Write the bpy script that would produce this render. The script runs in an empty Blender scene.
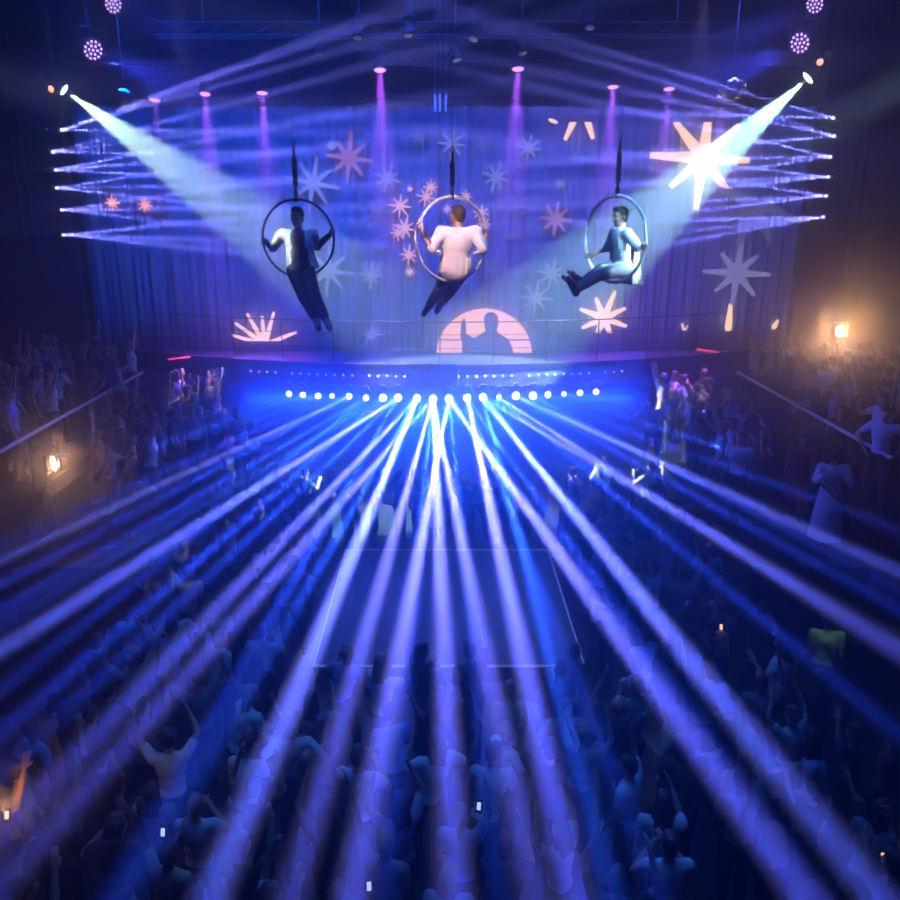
import bpy, bmesh, math, random
from mathutils import Vector, Matrix, Quaternion
random.seed(7)
R = math.radians
sc = bpy.context.scene
C = bpy.context.collection
V = Vector

# ------------------------------------------------------------------ camera
FPX, PIT, H, CX = 811.0, R(16.7), 7.5, 440.0
cam = bpy.data.cameras.new('camera')
cam.sensor_width = 36; cam.lens = 36 * FPX / 900; cam.shift_x = 10 / 900
cam_o = bpy.data.objects.new('camera', cam); C.objects.link(cam_o)
cam_o.location = (0, 0, H); cam_o.rotation_euler = (math.pi / 2 - PIT, 0, 0)
sc.camera = cam_o

def ray(px, py):
    f = V((0, math.cos(PIT), -math.sin(PIT))); up = V((0, math.sin(PIT), math.cos(PIT)))
    return f + V((1, 0, 0)) * ((px - CX) / FPX) + up * ((450 - py) / FPX)
def PY(px, py, Y):
    d = ray(px, py); return V((0, 0, H)) + d * (Y / d.y)
def PZ(px, py, Z):
    d = ray(px, py); return V((0, 0, H)) + d * ((Z - H) / d.z)
def proj(p):
    q = p - V((0, 0, H))
    cz = q.y * math.cos(PIT) - q.z * math.sin(PIT); cy = q.y * math.sin(PIT) + q.z * math.cos(PIT)
    return CX + FPX * q.x / cz, 450 - FPX * cy / cz, cz

# ------------------------------------------------------------------ materials
def mat(name, col, rough=.6, metal=0.0, var=.15, scale=8.0, emit=None, es=0.0, alpha=None):
    m = bpy.data.materials.new(name); m.use_nodes = True
    nt = m.node_tree; b = nt.nodes['Principled BSDF']
    b.inputs['Roughness'].default_value = rough; b.inputs['Metallic'].default_value = metal
    tc = nt.nodes.new('ShaderNodeTexCoord'); n = nt.nodes.new('ShaderNodeTexNoise')
    n.inputs['Scale'].default_value = scale; n.inputs['Detail'].default_value = 3
    r = nt.nodes.new('ShaderNodeValToRGB')
    a = [max(0, c * (1 - var)) for c in col]; z = [min(1, c * (1 + var)) for c in col]
    r.color_ramp.elements[0].color = (*a, 1); r.color_ramp.elements[1].color = (*z, 1)
    nt.links.new(tc.outputs['Object'], n.inputs['Vector']); nt.links.new(n.outputs['Fac'], r.inputs['Fac'])
    nt.links.new(r.outputs['Color'], b.inputs['Base Color'])
    if emit:
        m.cycles.emission_sampling = 'NONE'
        b.inputs['Emission Color'].default_value = (*emit, 1); b.inputs['Emission Strength'].default_value = es
    return m
M = {}
M['black'] = mat('matte_black', (.012, .012, .015), .7)
M['black_metal'] = mat('black_metal', (.03, .03, .035), .45, .6)
M['steel'] = mat('brushed_steel', (.45, .45, .48), .35, .9)
M['rail'] = mat('white_rail_paint', (.75, .75, .78), .4)
M['wall'] = mat('dark_wall_paint', (.05, .045, .06), .8, scale=2)
M['warm_wall'] = mat('brown_wall_panel', (.06, .045, .045), .8, scale=2)
M['floor'] = mat('dark_club_floor', (.03, .03, .04), .35, scale=3)
M['deck'] = mat('stage_deck', (.015, .015, .02), .6)
M['fascia'] = mat('stage_fascia', (.06, .065, .09), .6)
M['curtain'] = mat('pleated_drape', (.36, .4, .55), .85, scale=1.2, var=.1)
M['platform'] = mat('platform_vinyl', (.05, .06, .1), .4)
M['skin'] = mat('skin', (.55, .33, .24), .5, var=.08)
M['skin_dark'] = mat('deep_skin', (.22, .12, .08), .5, var=.08)
M['hair'] = mat('dark_hair', (.015, .011, .01), .5, scale=60)
M['hair_brown'] = mat('brown_hair', (.07, .035, .02), .5, scale=60)
M['hair_fair'] = mat('fair_hair', (.35, .22, .1), .5, scale=60)
M['white'] = mat('white_cotton', (.8, .8, .8), .8, var=.06)
M['lens'] = mat('lens_glass', (.9, .9, 1), .1, emit=(.62, .66, 1), es=5)
M['laser_lens'] = mat('laser_aperture', (.9, .9, 1), .1, emit=(.6, .6, 1), es=5)
M['purple_lens'] = mat('purple_lens', (.9, .7, 1), .1, emit=(.7, .3, 1), es=3)
M['led'] = mat('led_emitter', (.9, .7, 1), .1, emit=(.5, .3, 1), es=3.2)
M['cold_lens'] = mat('cold_white_lens', (.9, .9, 1), .1, emit=(.7, .95, 1), es=7)
M['warm_lens'] = mat('warm_lens', (1, .9, .7), .1, emit=(1, .62, .3), es=9)
M['amber_lens'] = mat('amber_lens', (1, .7, .4), .1, emit=(1, .4, .15), es=3)
M['red_led'] = mat('red_led', (1, .1, .1), .2, emit=(1, .05, .12), es=1.4)
M['edge_led'] = mat('edge_led', (.7, .7, 1), .2, emit=(.3, .35, 1), es=.32)
M['bulb'] = mat('dim_bulb', (.6, .7, 1), .2, emit=(.3, .5, 1), es=.7)
M['phone'] = mat('phone_light', (1, 1, 1), .2, emit=(.6, .75, 1), es=1.1)
M['warm_phone'] = mat('warm_phone_light', (1, .8, .6), .2, emit=(1, .45, .22), es=2.0)
M['mirror'] = mat('mirror_tiles', (.8, .8, .85), .08, 1.0)
M['hoop_dark'] = mat('taped_hoop', (.05, .05, .07), .5, .2)
M['hoop_white'] = mat('white_taped_hoop', (.85, .82, .8), .4)
M['strap'] = mat('black_webbing', (.02, .02, .03), .8)
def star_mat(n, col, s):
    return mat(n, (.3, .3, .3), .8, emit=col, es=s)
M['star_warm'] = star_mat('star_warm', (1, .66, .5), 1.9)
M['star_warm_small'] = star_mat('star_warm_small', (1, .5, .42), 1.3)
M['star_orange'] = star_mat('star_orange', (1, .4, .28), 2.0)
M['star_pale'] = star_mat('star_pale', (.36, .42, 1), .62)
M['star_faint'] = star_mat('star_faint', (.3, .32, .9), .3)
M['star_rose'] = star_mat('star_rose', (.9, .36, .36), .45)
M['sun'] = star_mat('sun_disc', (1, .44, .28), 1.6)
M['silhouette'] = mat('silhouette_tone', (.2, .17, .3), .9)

# ------------------------------------------------------------------ mesh helpers
def ubm(): return bmesh.new()
def box(bm, c, s, rot=None):
    m = Matrix.Translation(V(c)) @ (rot.to_4x4() if rot else Matrix()) @ Matrix.Diagonal((s[0], s[1], s[2], 1))
    bmesh.ops.create_cube(bm, size=1, matrix=m)
def ell(bm, c, a, rot=None, u=14, v=9):
    m = Matrix.Translation(V(c)) @ (rot.to_4x4() if rot else Matrix()) @ Matrix.Diagonal((a[0], a[1], a[2], 1))
    bmesh.ops.create_uvsphere(bm, u_segments=u, v_segments=v, radius=1, matrix=m)
def cone(bm, p, r1, q, r2, seg=12, caps=True):
    p, q = V(p), V(q); d = q - p
    if d.length < 1e-5: return
    m = Matrix.Translation((p + q) / 2) @ d.to_track_quat('Z', 'Y').to_matrix().to_4x4()
    bmesh.ops.create_cone(bm, cap_ends=caps, segments=seg, radius1=r1, radius2=r2, depth=d.length, matrix=m)
def limb(bm, p, r1, q, r2, seg=12):
    ell(bm, p, (r1, r1, r1), None, 12, 8); ell(bm, q, (r2, r2, r2), None, 12, 8); cone(bm, p, r1, q, r2, seg)
def tube(bm, pts, r, seg=8):
    for a, b in zip(pts, pts[1:]): cone(bm, a, r, b, r, seg)
def torus(bm, c, rx, r, ang, seg=72, k=10):
    ex = V((math.cos(ang), math.sin(ang), 0)); ez = V((0, 0, 1)); n = ex.cross(ez)
    rings = []
    for i in range(seg):
        t = 2 * math.pi * i / seg; d = ex * math.cos(t) + ez * math.sin(t)
        rings.append([bm.verts.new(V(c) + d * (rx + r * math.cos(2 * math.pi * j / k)) + n * (r * math.sin(2 * math.pi * j / k))) for j in range(k)])
    for i in range(seg):
        a, b = rings[i], rings[(i + 1) % seg]
        for j in range(k): bm.faces.new((a[j], b[j], b[(j + 1) % k], a[(j + 1) % k]))
def mesh_of(name, bm, m, smooth=False):
    bmesh.ops.recalc_face_normals(bm, faces=bm.faces[:])
    me = bpy.data.meshes.new(name); bm.to_mesh(me); bm.free()
    if m: me.materials.append(m)
    if smooth:
        for p in me.polygons: p.use_smooth = True
    return me
def bevel(bm, w=.01, seg=2):
    bmesh.ops.bevel(bm, geom=bm.edges[:], offset=w, segments=seg, affect='EDGES', profile=.7)
def fused(name, bm, m, voxel=.01, smooth=4):
    """one continuous skin over overlapping volumes"""
    me = mesh_of(name, bm, None)
    o = bpy.data.objects.new('tmp', me); C.objects.link(o)
    r = o.modifiers.new('r', 'REMESH'); r.mode = 'VOXEL'; r.voxel_size = voxel
    if smooth:
        s = o.modifiers.new('s', 'SMOOTH'); s.factor = .5; s.iterations = smooth
    dg = bpy.context.evaluated_depsgraph_get(); dg.update()
    out = bpy.data.meshes.new_from_object(o.evaluated_get(dg)); out.name = name
    bpy.data.objects.remove(o); bpy.data.meshes.remove(me)
    out.materials.clear()
    if m: out.materials.append(m)
    for p in out.polygons: p.use_smooth = True
    return out
def link(name, me, parent=None, label=None, cat=None, group=None, kind=None, loc=None, mt=None):
    o = bpy.data.objects.new(name, me); C.objects.link(o)
    if parent: o.parent = parent
    if label: o['label'] = label
    if cat: o['category'] = cat
    if group: o['group'] = group
    if kind: o['kind'] = kind
    if loc is not None: o.location = loc
    if mt:
        o.material_slots[0].link = 'OBJECT'; o.material_slots[0].material = mt
    return o
def part(name, bm, m, parent, smooth=False, label=None):
    return link(name, mesh_of(name, bm, m, smooth), parent, label)
def empty(name, loc, label, cat, group=None):
    o = bpy.data.objects.new(name, None); C.objects.link(o); o.location = loc
    o.empty_display_size = .2; o['label'] = label; o['category'] = cat
    if group: o['group'] = group
    return o
def struct(name, bm, m, label=None):
    o = link(name, mesh_of(name, bm, m), kind='structure')
    if label: o['label'] = label
    return o

# ------------------------------------------------------------------ lights
def aim(o, d): o.rotation_euler = V(d).to_track_quat('-Z', 'Y').to_euler()
def disk_beam(p, d, power, col, rad, deg):
    l = bpy.data.lights.new('beam', 'AREA'); l.shape = 'DISK'; l.size = 2 * rad; l.spread = R(deg); l.energy = power; l.color = col
    o = bpy.data.objects.new('beam_light', l); C.objects.link(o); o.location = p; aim(o, d); return o
def spot(p, d, power, col, deg, rad=.08, blend=.3):
    l = bpy.data.lights.new('spot', 'SPOT'); l.spot_size = R(deg); l.spot_blend = blend; l.shadow_soft_size = rad; l.energy = power; l.color = col
    o = bpy.data.objects.new('spot_light', l); C.objects.link(o); o.location = p; aim(o, d); return o
def wash(p, d, power, col, sx, sy, deg=180):
    l = bpy.data.lights.new('wash', 'AREA'); l.shape = 'RECTANGLE'; l.size = sx; l.size_y = sy; l.energy = power; l.color = col; l.spread = R(deg)
    o = bpy.data.objects.new('unseen_wash_light', l); C.objects.link(o); o.location = p; aim(o, d); return o

# haze that fills the whole club
w = bpy.data.worlds.new('club_haze'); sc.world = w; w.use_nodes = True
nt = w.node_tree; nt.nodes['Background'].inputs[1].default_value = 0
va = nt.nodes.new('ShaderNodeVolumeScatter'); va.inputs['Density'].default_value = .022; va.inputs['Anisotropy'].default_value = .58
va.inputs['Color'].default_value = (.62, .66, .82, 1)       # fine droplets: broad scattering
vb = nt.nodes.new('ShaderNodeVolumeScatter'); vb.inputs['Density'].default_value = .034; vb.inputs['Anisotropy'].default_value = .945
vb.inputs['Color'].default_value = (.62, .66, .82, 1)       # coarse droplets: strongly forward
ad = nt.nodes.new('ShaderNodeAddShader'); nt.links.new(va.outputs[0], ad.inputs[0]); nt.links.new(vb.outputs[0], ad.inputs[1])
nt.links.new(ad.outputs[0], nt.nodes['World Output'].inputs['Volume'])

# ------------------------------------------------------------------ the room
bm = ubm(); box(bm, (0, 12, -.1), (24.4, 25, .2)); struct('floor', bm, M['floor'])
bm = ubm(); box(bm, (0, 14, 12.9), (24.4, 21, .2)); struct('ceiling', bm, M['black'])
bm = ubm(); box(bm, (-12.1, 12, 6.4), (.2, 25, 12.8)); struct('wall_left', bm, M['wall'])
bm = ubm(); box(bm, (12.1, 12, 6.4), (.2, 25, 12.8)); struct('wall_right', bm, M['warm_wall'])
bm = ubm(); box(bm, (0, 24.1, 6.4), (24.4, .2, 12.8)); struct('wall_back', bm, M['wall'])
for s, nm, m in ((-1, 'wall_proscenium_left', M['wall']), (1, 'wall_proscenium_right', M['wall'])):
    bm = ubm(); x0, x1 = (9.55, 10.6) if s > 0 else (9.5, 11.9)
    box(bm, (s * (x0 + x1) / 2, 21.9, 7.5), (x1 - x0, .3, 10.2)); struct(nm, bm, m)
bm = ubm(); box(bm, (0, 22.0, 11.35), (19, .25, 2.5)); struct('wall_valance', bm, M['black'])

# the stage slab with a bowed front edge
def front(x): return 20.0 + 1.5 * (x / 7.0) ** 2
def bowed(bm, x0, x1, z0, z1, off, back, n=48, thick=None):
    xs = [x0 + (x1 - x0) * i / n for i in range(n + 1)]
    rows = []
    for x in xs:
        f = front(x) + off; b = f + thick if thick else back
        rows.append([bm.verts.new(q) for q in ((x, f, z0), (x, b, z0), (x, b, z1), (x, f, z1))])
    for a, b in zip(rows, rows[1:]):
        for j in range(4): bm.faces.new((a[j], b[j], b[(j + 1) % 4], a[(j + 1) % 4]))
    bm.faces.new(rows[0]); bm.faces.new(rows[-1][::-1])
M['deck'].node_tree.nodes['Principled BSDF'].inputs['Specular IOR Level'].default_value = .1
M['black'].node_tree.nodes['Principled BSDF'].inputs['Specular IOR Level'].default_value = .1
stage = empty('stage', (0, 21, 3.65), 'raised stage deck with a bowed front edge across the end of the hall', 'stage')
def stage_part(name, fn, m, label=None):
    bm = ubm(); fn(bm)
    for v in bm.verts: v.co -= V((0, 21, 3.65))
    return part(name, bm, m, stage, label=label)
stage_part('deck', lambda b: bowed(b, -9.4, 9.4, 3.15, 3.65, .12, 23.9), M['deck'])
stage_part('lip', lambda b: bowed(b, -9.4, 9.4, 3.6, 3.72, -.02, 0, thick=.16), M['deck'])
stage_part('fascia', lambda b: bowed(b, -5.2, 5.0, 3.17, 3.62, 0.0, 0, thick=.1), M['fascia'], 'pale blue lit band with rows of small bulbs')
for i in range(44):
    x = -4.9 + 9.6 * i / 43
    if abs(x + .2) < .5 or i % 9 == 4: continue
    bm = ubm(); ell(bm, (x, front(x) - .02 - 21, 3.42 - 3.65), (.035, .03, .035), None, 8, 6); part('bulb', bm, M['bulb'], stage)
stage_part('centre_block', lambda b: (box(b, (-.2, 19.95, 3.45), (1.3, .1, .62)), bevel(b, .02)), M['deck'])
bm = ubm(); box(bm, (0, 23.2, 1.55), (18.8, .2, 3.1)); struct('wall_understage', bm, M['wall'])

# stage railing
rl = empty('stage_railing', (0, 20.6, 3.65), 'thin dark metal railing with posts along the stage edge in front of the curtain', 'railing')
RO = V((0, 20.6, 3.65))
def railcurve(z): return [V((-8.2 + 16.4 * i / 40, front(-8.2 + 16.4 * i / 40) + .45, z)) - RO for i in range(41)]
for z, r, nm in ((4.72, .017, 'top_rail'), (4.4, .009, 'mid_rail'), (4.05, .009, 'mid_rail')):
    bm = ubm(); tube(bm, railcurve(z), r); part(nm, bm, M['black'], rl)
for i in range(13):
    x = -8.2 + 16.4 * i / 12; p = V((x, front(x) + .45, 3.65)) - RO
    bm = ubm(); cone(bm, p, .016, p + V((0, 0, 1.07)), .016); cone(bm, p, .06, p + V((0, 0, .02)), .06); part('post', bm, M['black'], rl)

# curtain
bm = ubm(); n = 1500; rows = []
for i in range(n + 1):
    x = -9.5 + 19.1 * i / n
    y = 22.35 + .05 * math.sin(x * 15 + 1.3 * math.sin(x * 2.1)) + .03 * math.sin(x * 31 + 2 * math.sin(x * 1.3)) + .035 * math.sin(x * 5.3)
    rows.append([bm.verts.new((x, y + .02 * k * math.sin(x * 9), 3.66 + (9.95 - 3.66) * (k / 6.0))) for k in range(7)])
for a, b in zip(rows, rows[1:]):
    for k in range(6): bm.faces.new((a[k], b[k], b[k + 1], a[k + 1]))
me = mesh_of('stage_curtain', bm, M['curtain'], True)
cur = link('stage_curtain', me, label='wide pleated stage curtain lit blue and violet behind the performers', cat='curtain')
md = cur.modifiers.new('solid', 'SOLIDIFY'); md.thickness = .02; md.offset = 1

# ------------------------------------------------------------------ projected stars
SY = 22.16
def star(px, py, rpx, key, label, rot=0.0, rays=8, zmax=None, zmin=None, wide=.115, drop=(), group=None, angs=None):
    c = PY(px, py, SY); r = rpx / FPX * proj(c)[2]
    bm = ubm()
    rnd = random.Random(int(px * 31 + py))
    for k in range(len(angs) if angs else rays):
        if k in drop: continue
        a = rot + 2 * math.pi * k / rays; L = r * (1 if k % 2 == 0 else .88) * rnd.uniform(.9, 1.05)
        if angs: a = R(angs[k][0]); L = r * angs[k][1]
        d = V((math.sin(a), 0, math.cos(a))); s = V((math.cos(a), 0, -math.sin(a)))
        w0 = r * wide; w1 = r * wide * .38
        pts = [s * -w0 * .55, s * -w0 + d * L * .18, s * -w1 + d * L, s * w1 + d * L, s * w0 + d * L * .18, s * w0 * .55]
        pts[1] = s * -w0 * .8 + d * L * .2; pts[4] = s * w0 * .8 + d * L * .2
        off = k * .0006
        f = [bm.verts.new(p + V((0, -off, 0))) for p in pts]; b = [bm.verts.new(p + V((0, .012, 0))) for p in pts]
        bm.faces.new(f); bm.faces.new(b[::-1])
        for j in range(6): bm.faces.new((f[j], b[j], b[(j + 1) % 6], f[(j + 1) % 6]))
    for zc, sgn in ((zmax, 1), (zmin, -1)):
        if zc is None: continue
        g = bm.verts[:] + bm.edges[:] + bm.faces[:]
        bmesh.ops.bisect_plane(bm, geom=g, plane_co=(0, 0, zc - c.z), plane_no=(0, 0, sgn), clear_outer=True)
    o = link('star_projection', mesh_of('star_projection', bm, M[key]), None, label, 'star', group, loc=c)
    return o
ztop = PY(440, 122, SY).z; zbot = PY(265, 341, SY).z
G = 'stars projected on the curtain'
def S(*a, **k): star(*a, group=G, **k)
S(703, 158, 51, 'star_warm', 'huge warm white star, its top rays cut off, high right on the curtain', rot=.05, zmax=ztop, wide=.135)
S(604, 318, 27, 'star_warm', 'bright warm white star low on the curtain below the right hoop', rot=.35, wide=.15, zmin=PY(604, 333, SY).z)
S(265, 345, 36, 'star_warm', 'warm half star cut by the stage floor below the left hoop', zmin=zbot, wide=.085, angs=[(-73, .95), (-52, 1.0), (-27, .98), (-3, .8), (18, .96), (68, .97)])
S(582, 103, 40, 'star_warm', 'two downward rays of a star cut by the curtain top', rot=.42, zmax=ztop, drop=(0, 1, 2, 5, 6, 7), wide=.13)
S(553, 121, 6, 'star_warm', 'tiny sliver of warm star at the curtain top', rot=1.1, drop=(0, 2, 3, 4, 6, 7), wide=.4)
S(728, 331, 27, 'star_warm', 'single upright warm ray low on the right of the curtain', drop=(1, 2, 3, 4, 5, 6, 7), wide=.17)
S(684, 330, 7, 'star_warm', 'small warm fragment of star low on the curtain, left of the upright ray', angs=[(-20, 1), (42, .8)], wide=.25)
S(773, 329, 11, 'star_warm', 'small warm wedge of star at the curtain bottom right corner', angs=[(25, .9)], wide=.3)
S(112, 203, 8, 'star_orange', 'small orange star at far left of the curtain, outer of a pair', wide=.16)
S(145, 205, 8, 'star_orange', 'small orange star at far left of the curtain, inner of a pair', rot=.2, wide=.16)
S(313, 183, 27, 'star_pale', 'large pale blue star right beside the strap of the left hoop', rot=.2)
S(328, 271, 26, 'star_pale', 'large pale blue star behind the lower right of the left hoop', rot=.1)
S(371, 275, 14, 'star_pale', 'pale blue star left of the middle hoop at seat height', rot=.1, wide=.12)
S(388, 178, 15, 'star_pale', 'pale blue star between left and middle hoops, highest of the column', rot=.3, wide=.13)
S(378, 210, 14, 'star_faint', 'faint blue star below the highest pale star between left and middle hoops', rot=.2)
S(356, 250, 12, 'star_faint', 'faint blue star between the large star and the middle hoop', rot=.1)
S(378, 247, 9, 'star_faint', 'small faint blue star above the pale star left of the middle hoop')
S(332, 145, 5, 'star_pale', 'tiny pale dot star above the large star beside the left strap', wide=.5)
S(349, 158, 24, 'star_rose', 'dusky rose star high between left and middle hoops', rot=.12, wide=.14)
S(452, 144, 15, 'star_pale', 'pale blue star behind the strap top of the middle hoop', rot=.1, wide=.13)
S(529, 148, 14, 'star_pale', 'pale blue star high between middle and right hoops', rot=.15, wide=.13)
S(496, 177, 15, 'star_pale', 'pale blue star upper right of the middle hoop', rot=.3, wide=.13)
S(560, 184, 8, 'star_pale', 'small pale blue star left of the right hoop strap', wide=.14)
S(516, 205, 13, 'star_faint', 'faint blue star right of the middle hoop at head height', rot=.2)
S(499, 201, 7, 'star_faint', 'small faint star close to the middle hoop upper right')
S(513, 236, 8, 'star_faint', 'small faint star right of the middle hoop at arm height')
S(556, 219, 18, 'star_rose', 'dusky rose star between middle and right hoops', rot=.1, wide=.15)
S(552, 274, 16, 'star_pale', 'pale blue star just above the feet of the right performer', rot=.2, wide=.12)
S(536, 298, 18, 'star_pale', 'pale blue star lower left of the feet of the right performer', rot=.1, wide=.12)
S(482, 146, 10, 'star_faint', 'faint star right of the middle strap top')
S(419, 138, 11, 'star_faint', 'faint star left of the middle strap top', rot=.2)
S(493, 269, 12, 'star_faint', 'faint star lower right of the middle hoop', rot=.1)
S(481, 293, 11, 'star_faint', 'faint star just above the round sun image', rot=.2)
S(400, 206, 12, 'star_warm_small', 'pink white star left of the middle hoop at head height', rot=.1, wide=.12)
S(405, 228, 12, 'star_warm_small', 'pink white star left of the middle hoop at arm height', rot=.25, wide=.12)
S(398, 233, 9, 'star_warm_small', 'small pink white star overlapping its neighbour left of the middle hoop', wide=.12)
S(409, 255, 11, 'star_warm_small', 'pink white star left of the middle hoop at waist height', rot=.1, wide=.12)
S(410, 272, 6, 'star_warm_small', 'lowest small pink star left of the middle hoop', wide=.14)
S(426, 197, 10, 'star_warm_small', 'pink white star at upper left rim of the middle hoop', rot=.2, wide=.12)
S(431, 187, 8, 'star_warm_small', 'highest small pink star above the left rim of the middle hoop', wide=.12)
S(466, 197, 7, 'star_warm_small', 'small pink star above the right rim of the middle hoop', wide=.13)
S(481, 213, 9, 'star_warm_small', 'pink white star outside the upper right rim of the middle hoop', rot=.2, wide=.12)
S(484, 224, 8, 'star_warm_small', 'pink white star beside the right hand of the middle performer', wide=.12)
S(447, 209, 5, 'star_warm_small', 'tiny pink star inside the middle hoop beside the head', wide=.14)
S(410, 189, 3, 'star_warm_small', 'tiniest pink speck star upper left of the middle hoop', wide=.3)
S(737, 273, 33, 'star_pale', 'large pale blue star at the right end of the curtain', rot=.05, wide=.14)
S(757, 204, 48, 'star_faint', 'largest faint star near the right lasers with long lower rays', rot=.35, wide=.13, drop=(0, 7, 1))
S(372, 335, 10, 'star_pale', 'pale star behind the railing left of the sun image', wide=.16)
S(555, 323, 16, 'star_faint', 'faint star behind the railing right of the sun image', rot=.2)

# the round sun image with a shadowed figure
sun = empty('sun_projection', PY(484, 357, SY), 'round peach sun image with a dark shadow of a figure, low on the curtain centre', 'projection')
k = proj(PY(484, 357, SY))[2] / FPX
def flat(poly, y0, y1):
    bm = ubm(); f = [bm.verts.new((x, y0, z)) for x, z in poly]; b = [bm.verts.new((x, y1, z)) for x, z in poly]
    bm.faces.new(f); bm.faces.new(b[::-1]); n = len(poly)
    for j in range(n): bm.faces.new((f[j], b[j], b[(j + 1) % n], f[(j + 1) % n]))
    return bm
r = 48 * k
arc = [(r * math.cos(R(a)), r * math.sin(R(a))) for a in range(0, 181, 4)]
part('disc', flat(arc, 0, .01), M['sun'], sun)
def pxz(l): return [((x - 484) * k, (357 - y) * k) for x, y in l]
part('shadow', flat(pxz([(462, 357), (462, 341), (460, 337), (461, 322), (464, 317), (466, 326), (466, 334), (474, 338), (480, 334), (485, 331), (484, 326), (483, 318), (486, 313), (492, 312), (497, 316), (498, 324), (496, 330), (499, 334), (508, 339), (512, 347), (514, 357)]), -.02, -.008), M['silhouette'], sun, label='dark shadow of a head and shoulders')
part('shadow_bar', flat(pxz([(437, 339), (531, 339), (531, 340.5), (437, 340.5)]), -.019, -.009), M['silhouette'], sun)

# ------------------------------------------------------------------ fixtures
def lathe(bm, prof, mtx, seg=20):
    rings = []
    for z, r_ in prof: rings.append([bm.verts.new(mtx @ V((r_ * math.cos(2 * math.pi * j / seg), r_ * math.sin(2 * math.pi * j / seg), z))) for j in range(seg)])
    for a, b in zip(rings, rings[1:]):
        for j in range(seg): bm.faces.new((a[j], a[(j + 1) % seg], b[(j + 1) % seg], b[j]))
    bm.faces.new(rings[0]); bm.faces.new(rings[-1][::-1])
def fixture(name, c, d, r_, length, label, cat, lensmat, group=None, mount_up=.35, dots=False, hangz=None):
    """a lamp: can, lens, yoke, clamp hanging from above; c is the lens centre, d its direction"""
    d = V(d).normalized(); e = empty(name, c, label, cat, group)
    mt = d.to_track_quat('Z', 'Y').to_matrix().to_4x4()
    bm = ubm(); L = length
    lathe(bm, [(-L, r_ * .45), (-L * .92, r_ * .72), (-L * .5, r_ * .86), (-L * .45, r_ * .95), (-L * .2, r_ * 1.0), (-L * .12, r_ * 1.12), (0.0, r_ * 1.15), (.01, r_ * 1.05), (-.012, r_ * 1.0)], mt)
    part('housing', bm, M['black_metal'], e, True)
    if dots:
        pos = [(0, 0)] + [(.42 * math.cos(a * math.pi / 3), .42 * math.sin(a * math.pi / 3)) for a in range(6)] + [(.8 * math.cos(a * math.pi / 6 + .26), .8 * math.sin(a * math.pi / 6 + .26)) for a in range(12)]
        for x, y in pos:
            bm = ubm(); ell(bm, mt @ V((x * r_, y * r_, .012)), (r_ * .13,) * 3, None, 8, 6); part('led', bm, lensmat, e)
    else:
        bm = ubm(); lathe(bm, [(-.004, r_ * .98), (.008, r_ * .9), (.016, r_ * .6), (.02, r_ * .2)], mt); part('lens', bm, lensmat, e, True)
    side = d.cross(V((0, 0, 1))); side = V((1, 0, 0)) if side.length < .1 else side.normalized()
    piv = d * (-L * .5); top = piv + V((0, 0, r_ * 1.2 + .1))
    bm = ubm()
    for s in (-1, 1):
        a = piv + side * s * r_ * 1.25; box(bm, (a + V((0, 0, (r_ * 1.2 + .1) / 2))), (.03, .05, r_ * 1.2 + .1), None)
        cone(bm, piv + side * s * r_ * .7, .03, piv + side * s * r_ * 1.35, .03)
    cone(bm, top - side * r_ * 1.3, .02, top + side * r_ * 1.3, .02)
    part('yoke', bm, M['black_metal'], e)
    bm = ubm(); box(bm, top + V((0, 0, .04)), (.14, .12, .08)); bevel(bm, .01)
    hz = (hangz - c[2] if hangz else top.z + mount_up)
    cone(bm, top + V((0, 0, .06)), .02, V((top.x, top.y, max(hz, top.z + .12))), .02)
    part('clamp', bm, M['black_metal'], e)
    return e
ORD = ['first', 'second', 'third', 'fourth', 'fifth', 'sixth', 'seventh', 'eighth', 'ninth', 'tenth']
srcx = [289, 303, 318, 332, 349, 366, 383, 398, 417, 433, 449, 467, 483, 499, 516, 533, 548, 564, 580, 596]
srcy = [394, 395, 396, 396, 396.5, 398, 398, 398, 398.5, 399, 399, 398, 397.5, 397.5, 396, 396, 395, 394, 393, 392]
SRC = {}
for i, (x, y) in enumerate(zip(srcx, srcy)):
    X = PZ(x, y, 2.9); p = PY(x, y, front(X.x) - .22)
    SRC[x] = p
    lab = 'glowing moving head lamp under the stage edge, %s from the %s end of the row' % (ORD[i if i < 10 else 19 - i], 'left' if i < 10 else 'right')
    rr = .1 if 5 < i < 16 and i != 13 else (.065 if i in (13, 17, 3) else .08)
    fixture('moving_head_light', p, V((0, 0, H - 4.5)) - p, rr, .34, lab, 'stage light', M['lens'], 'row of moving heads under the stage edge', hangz=3.16)

BEAM = (.02, .07, 1.0)
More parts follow.
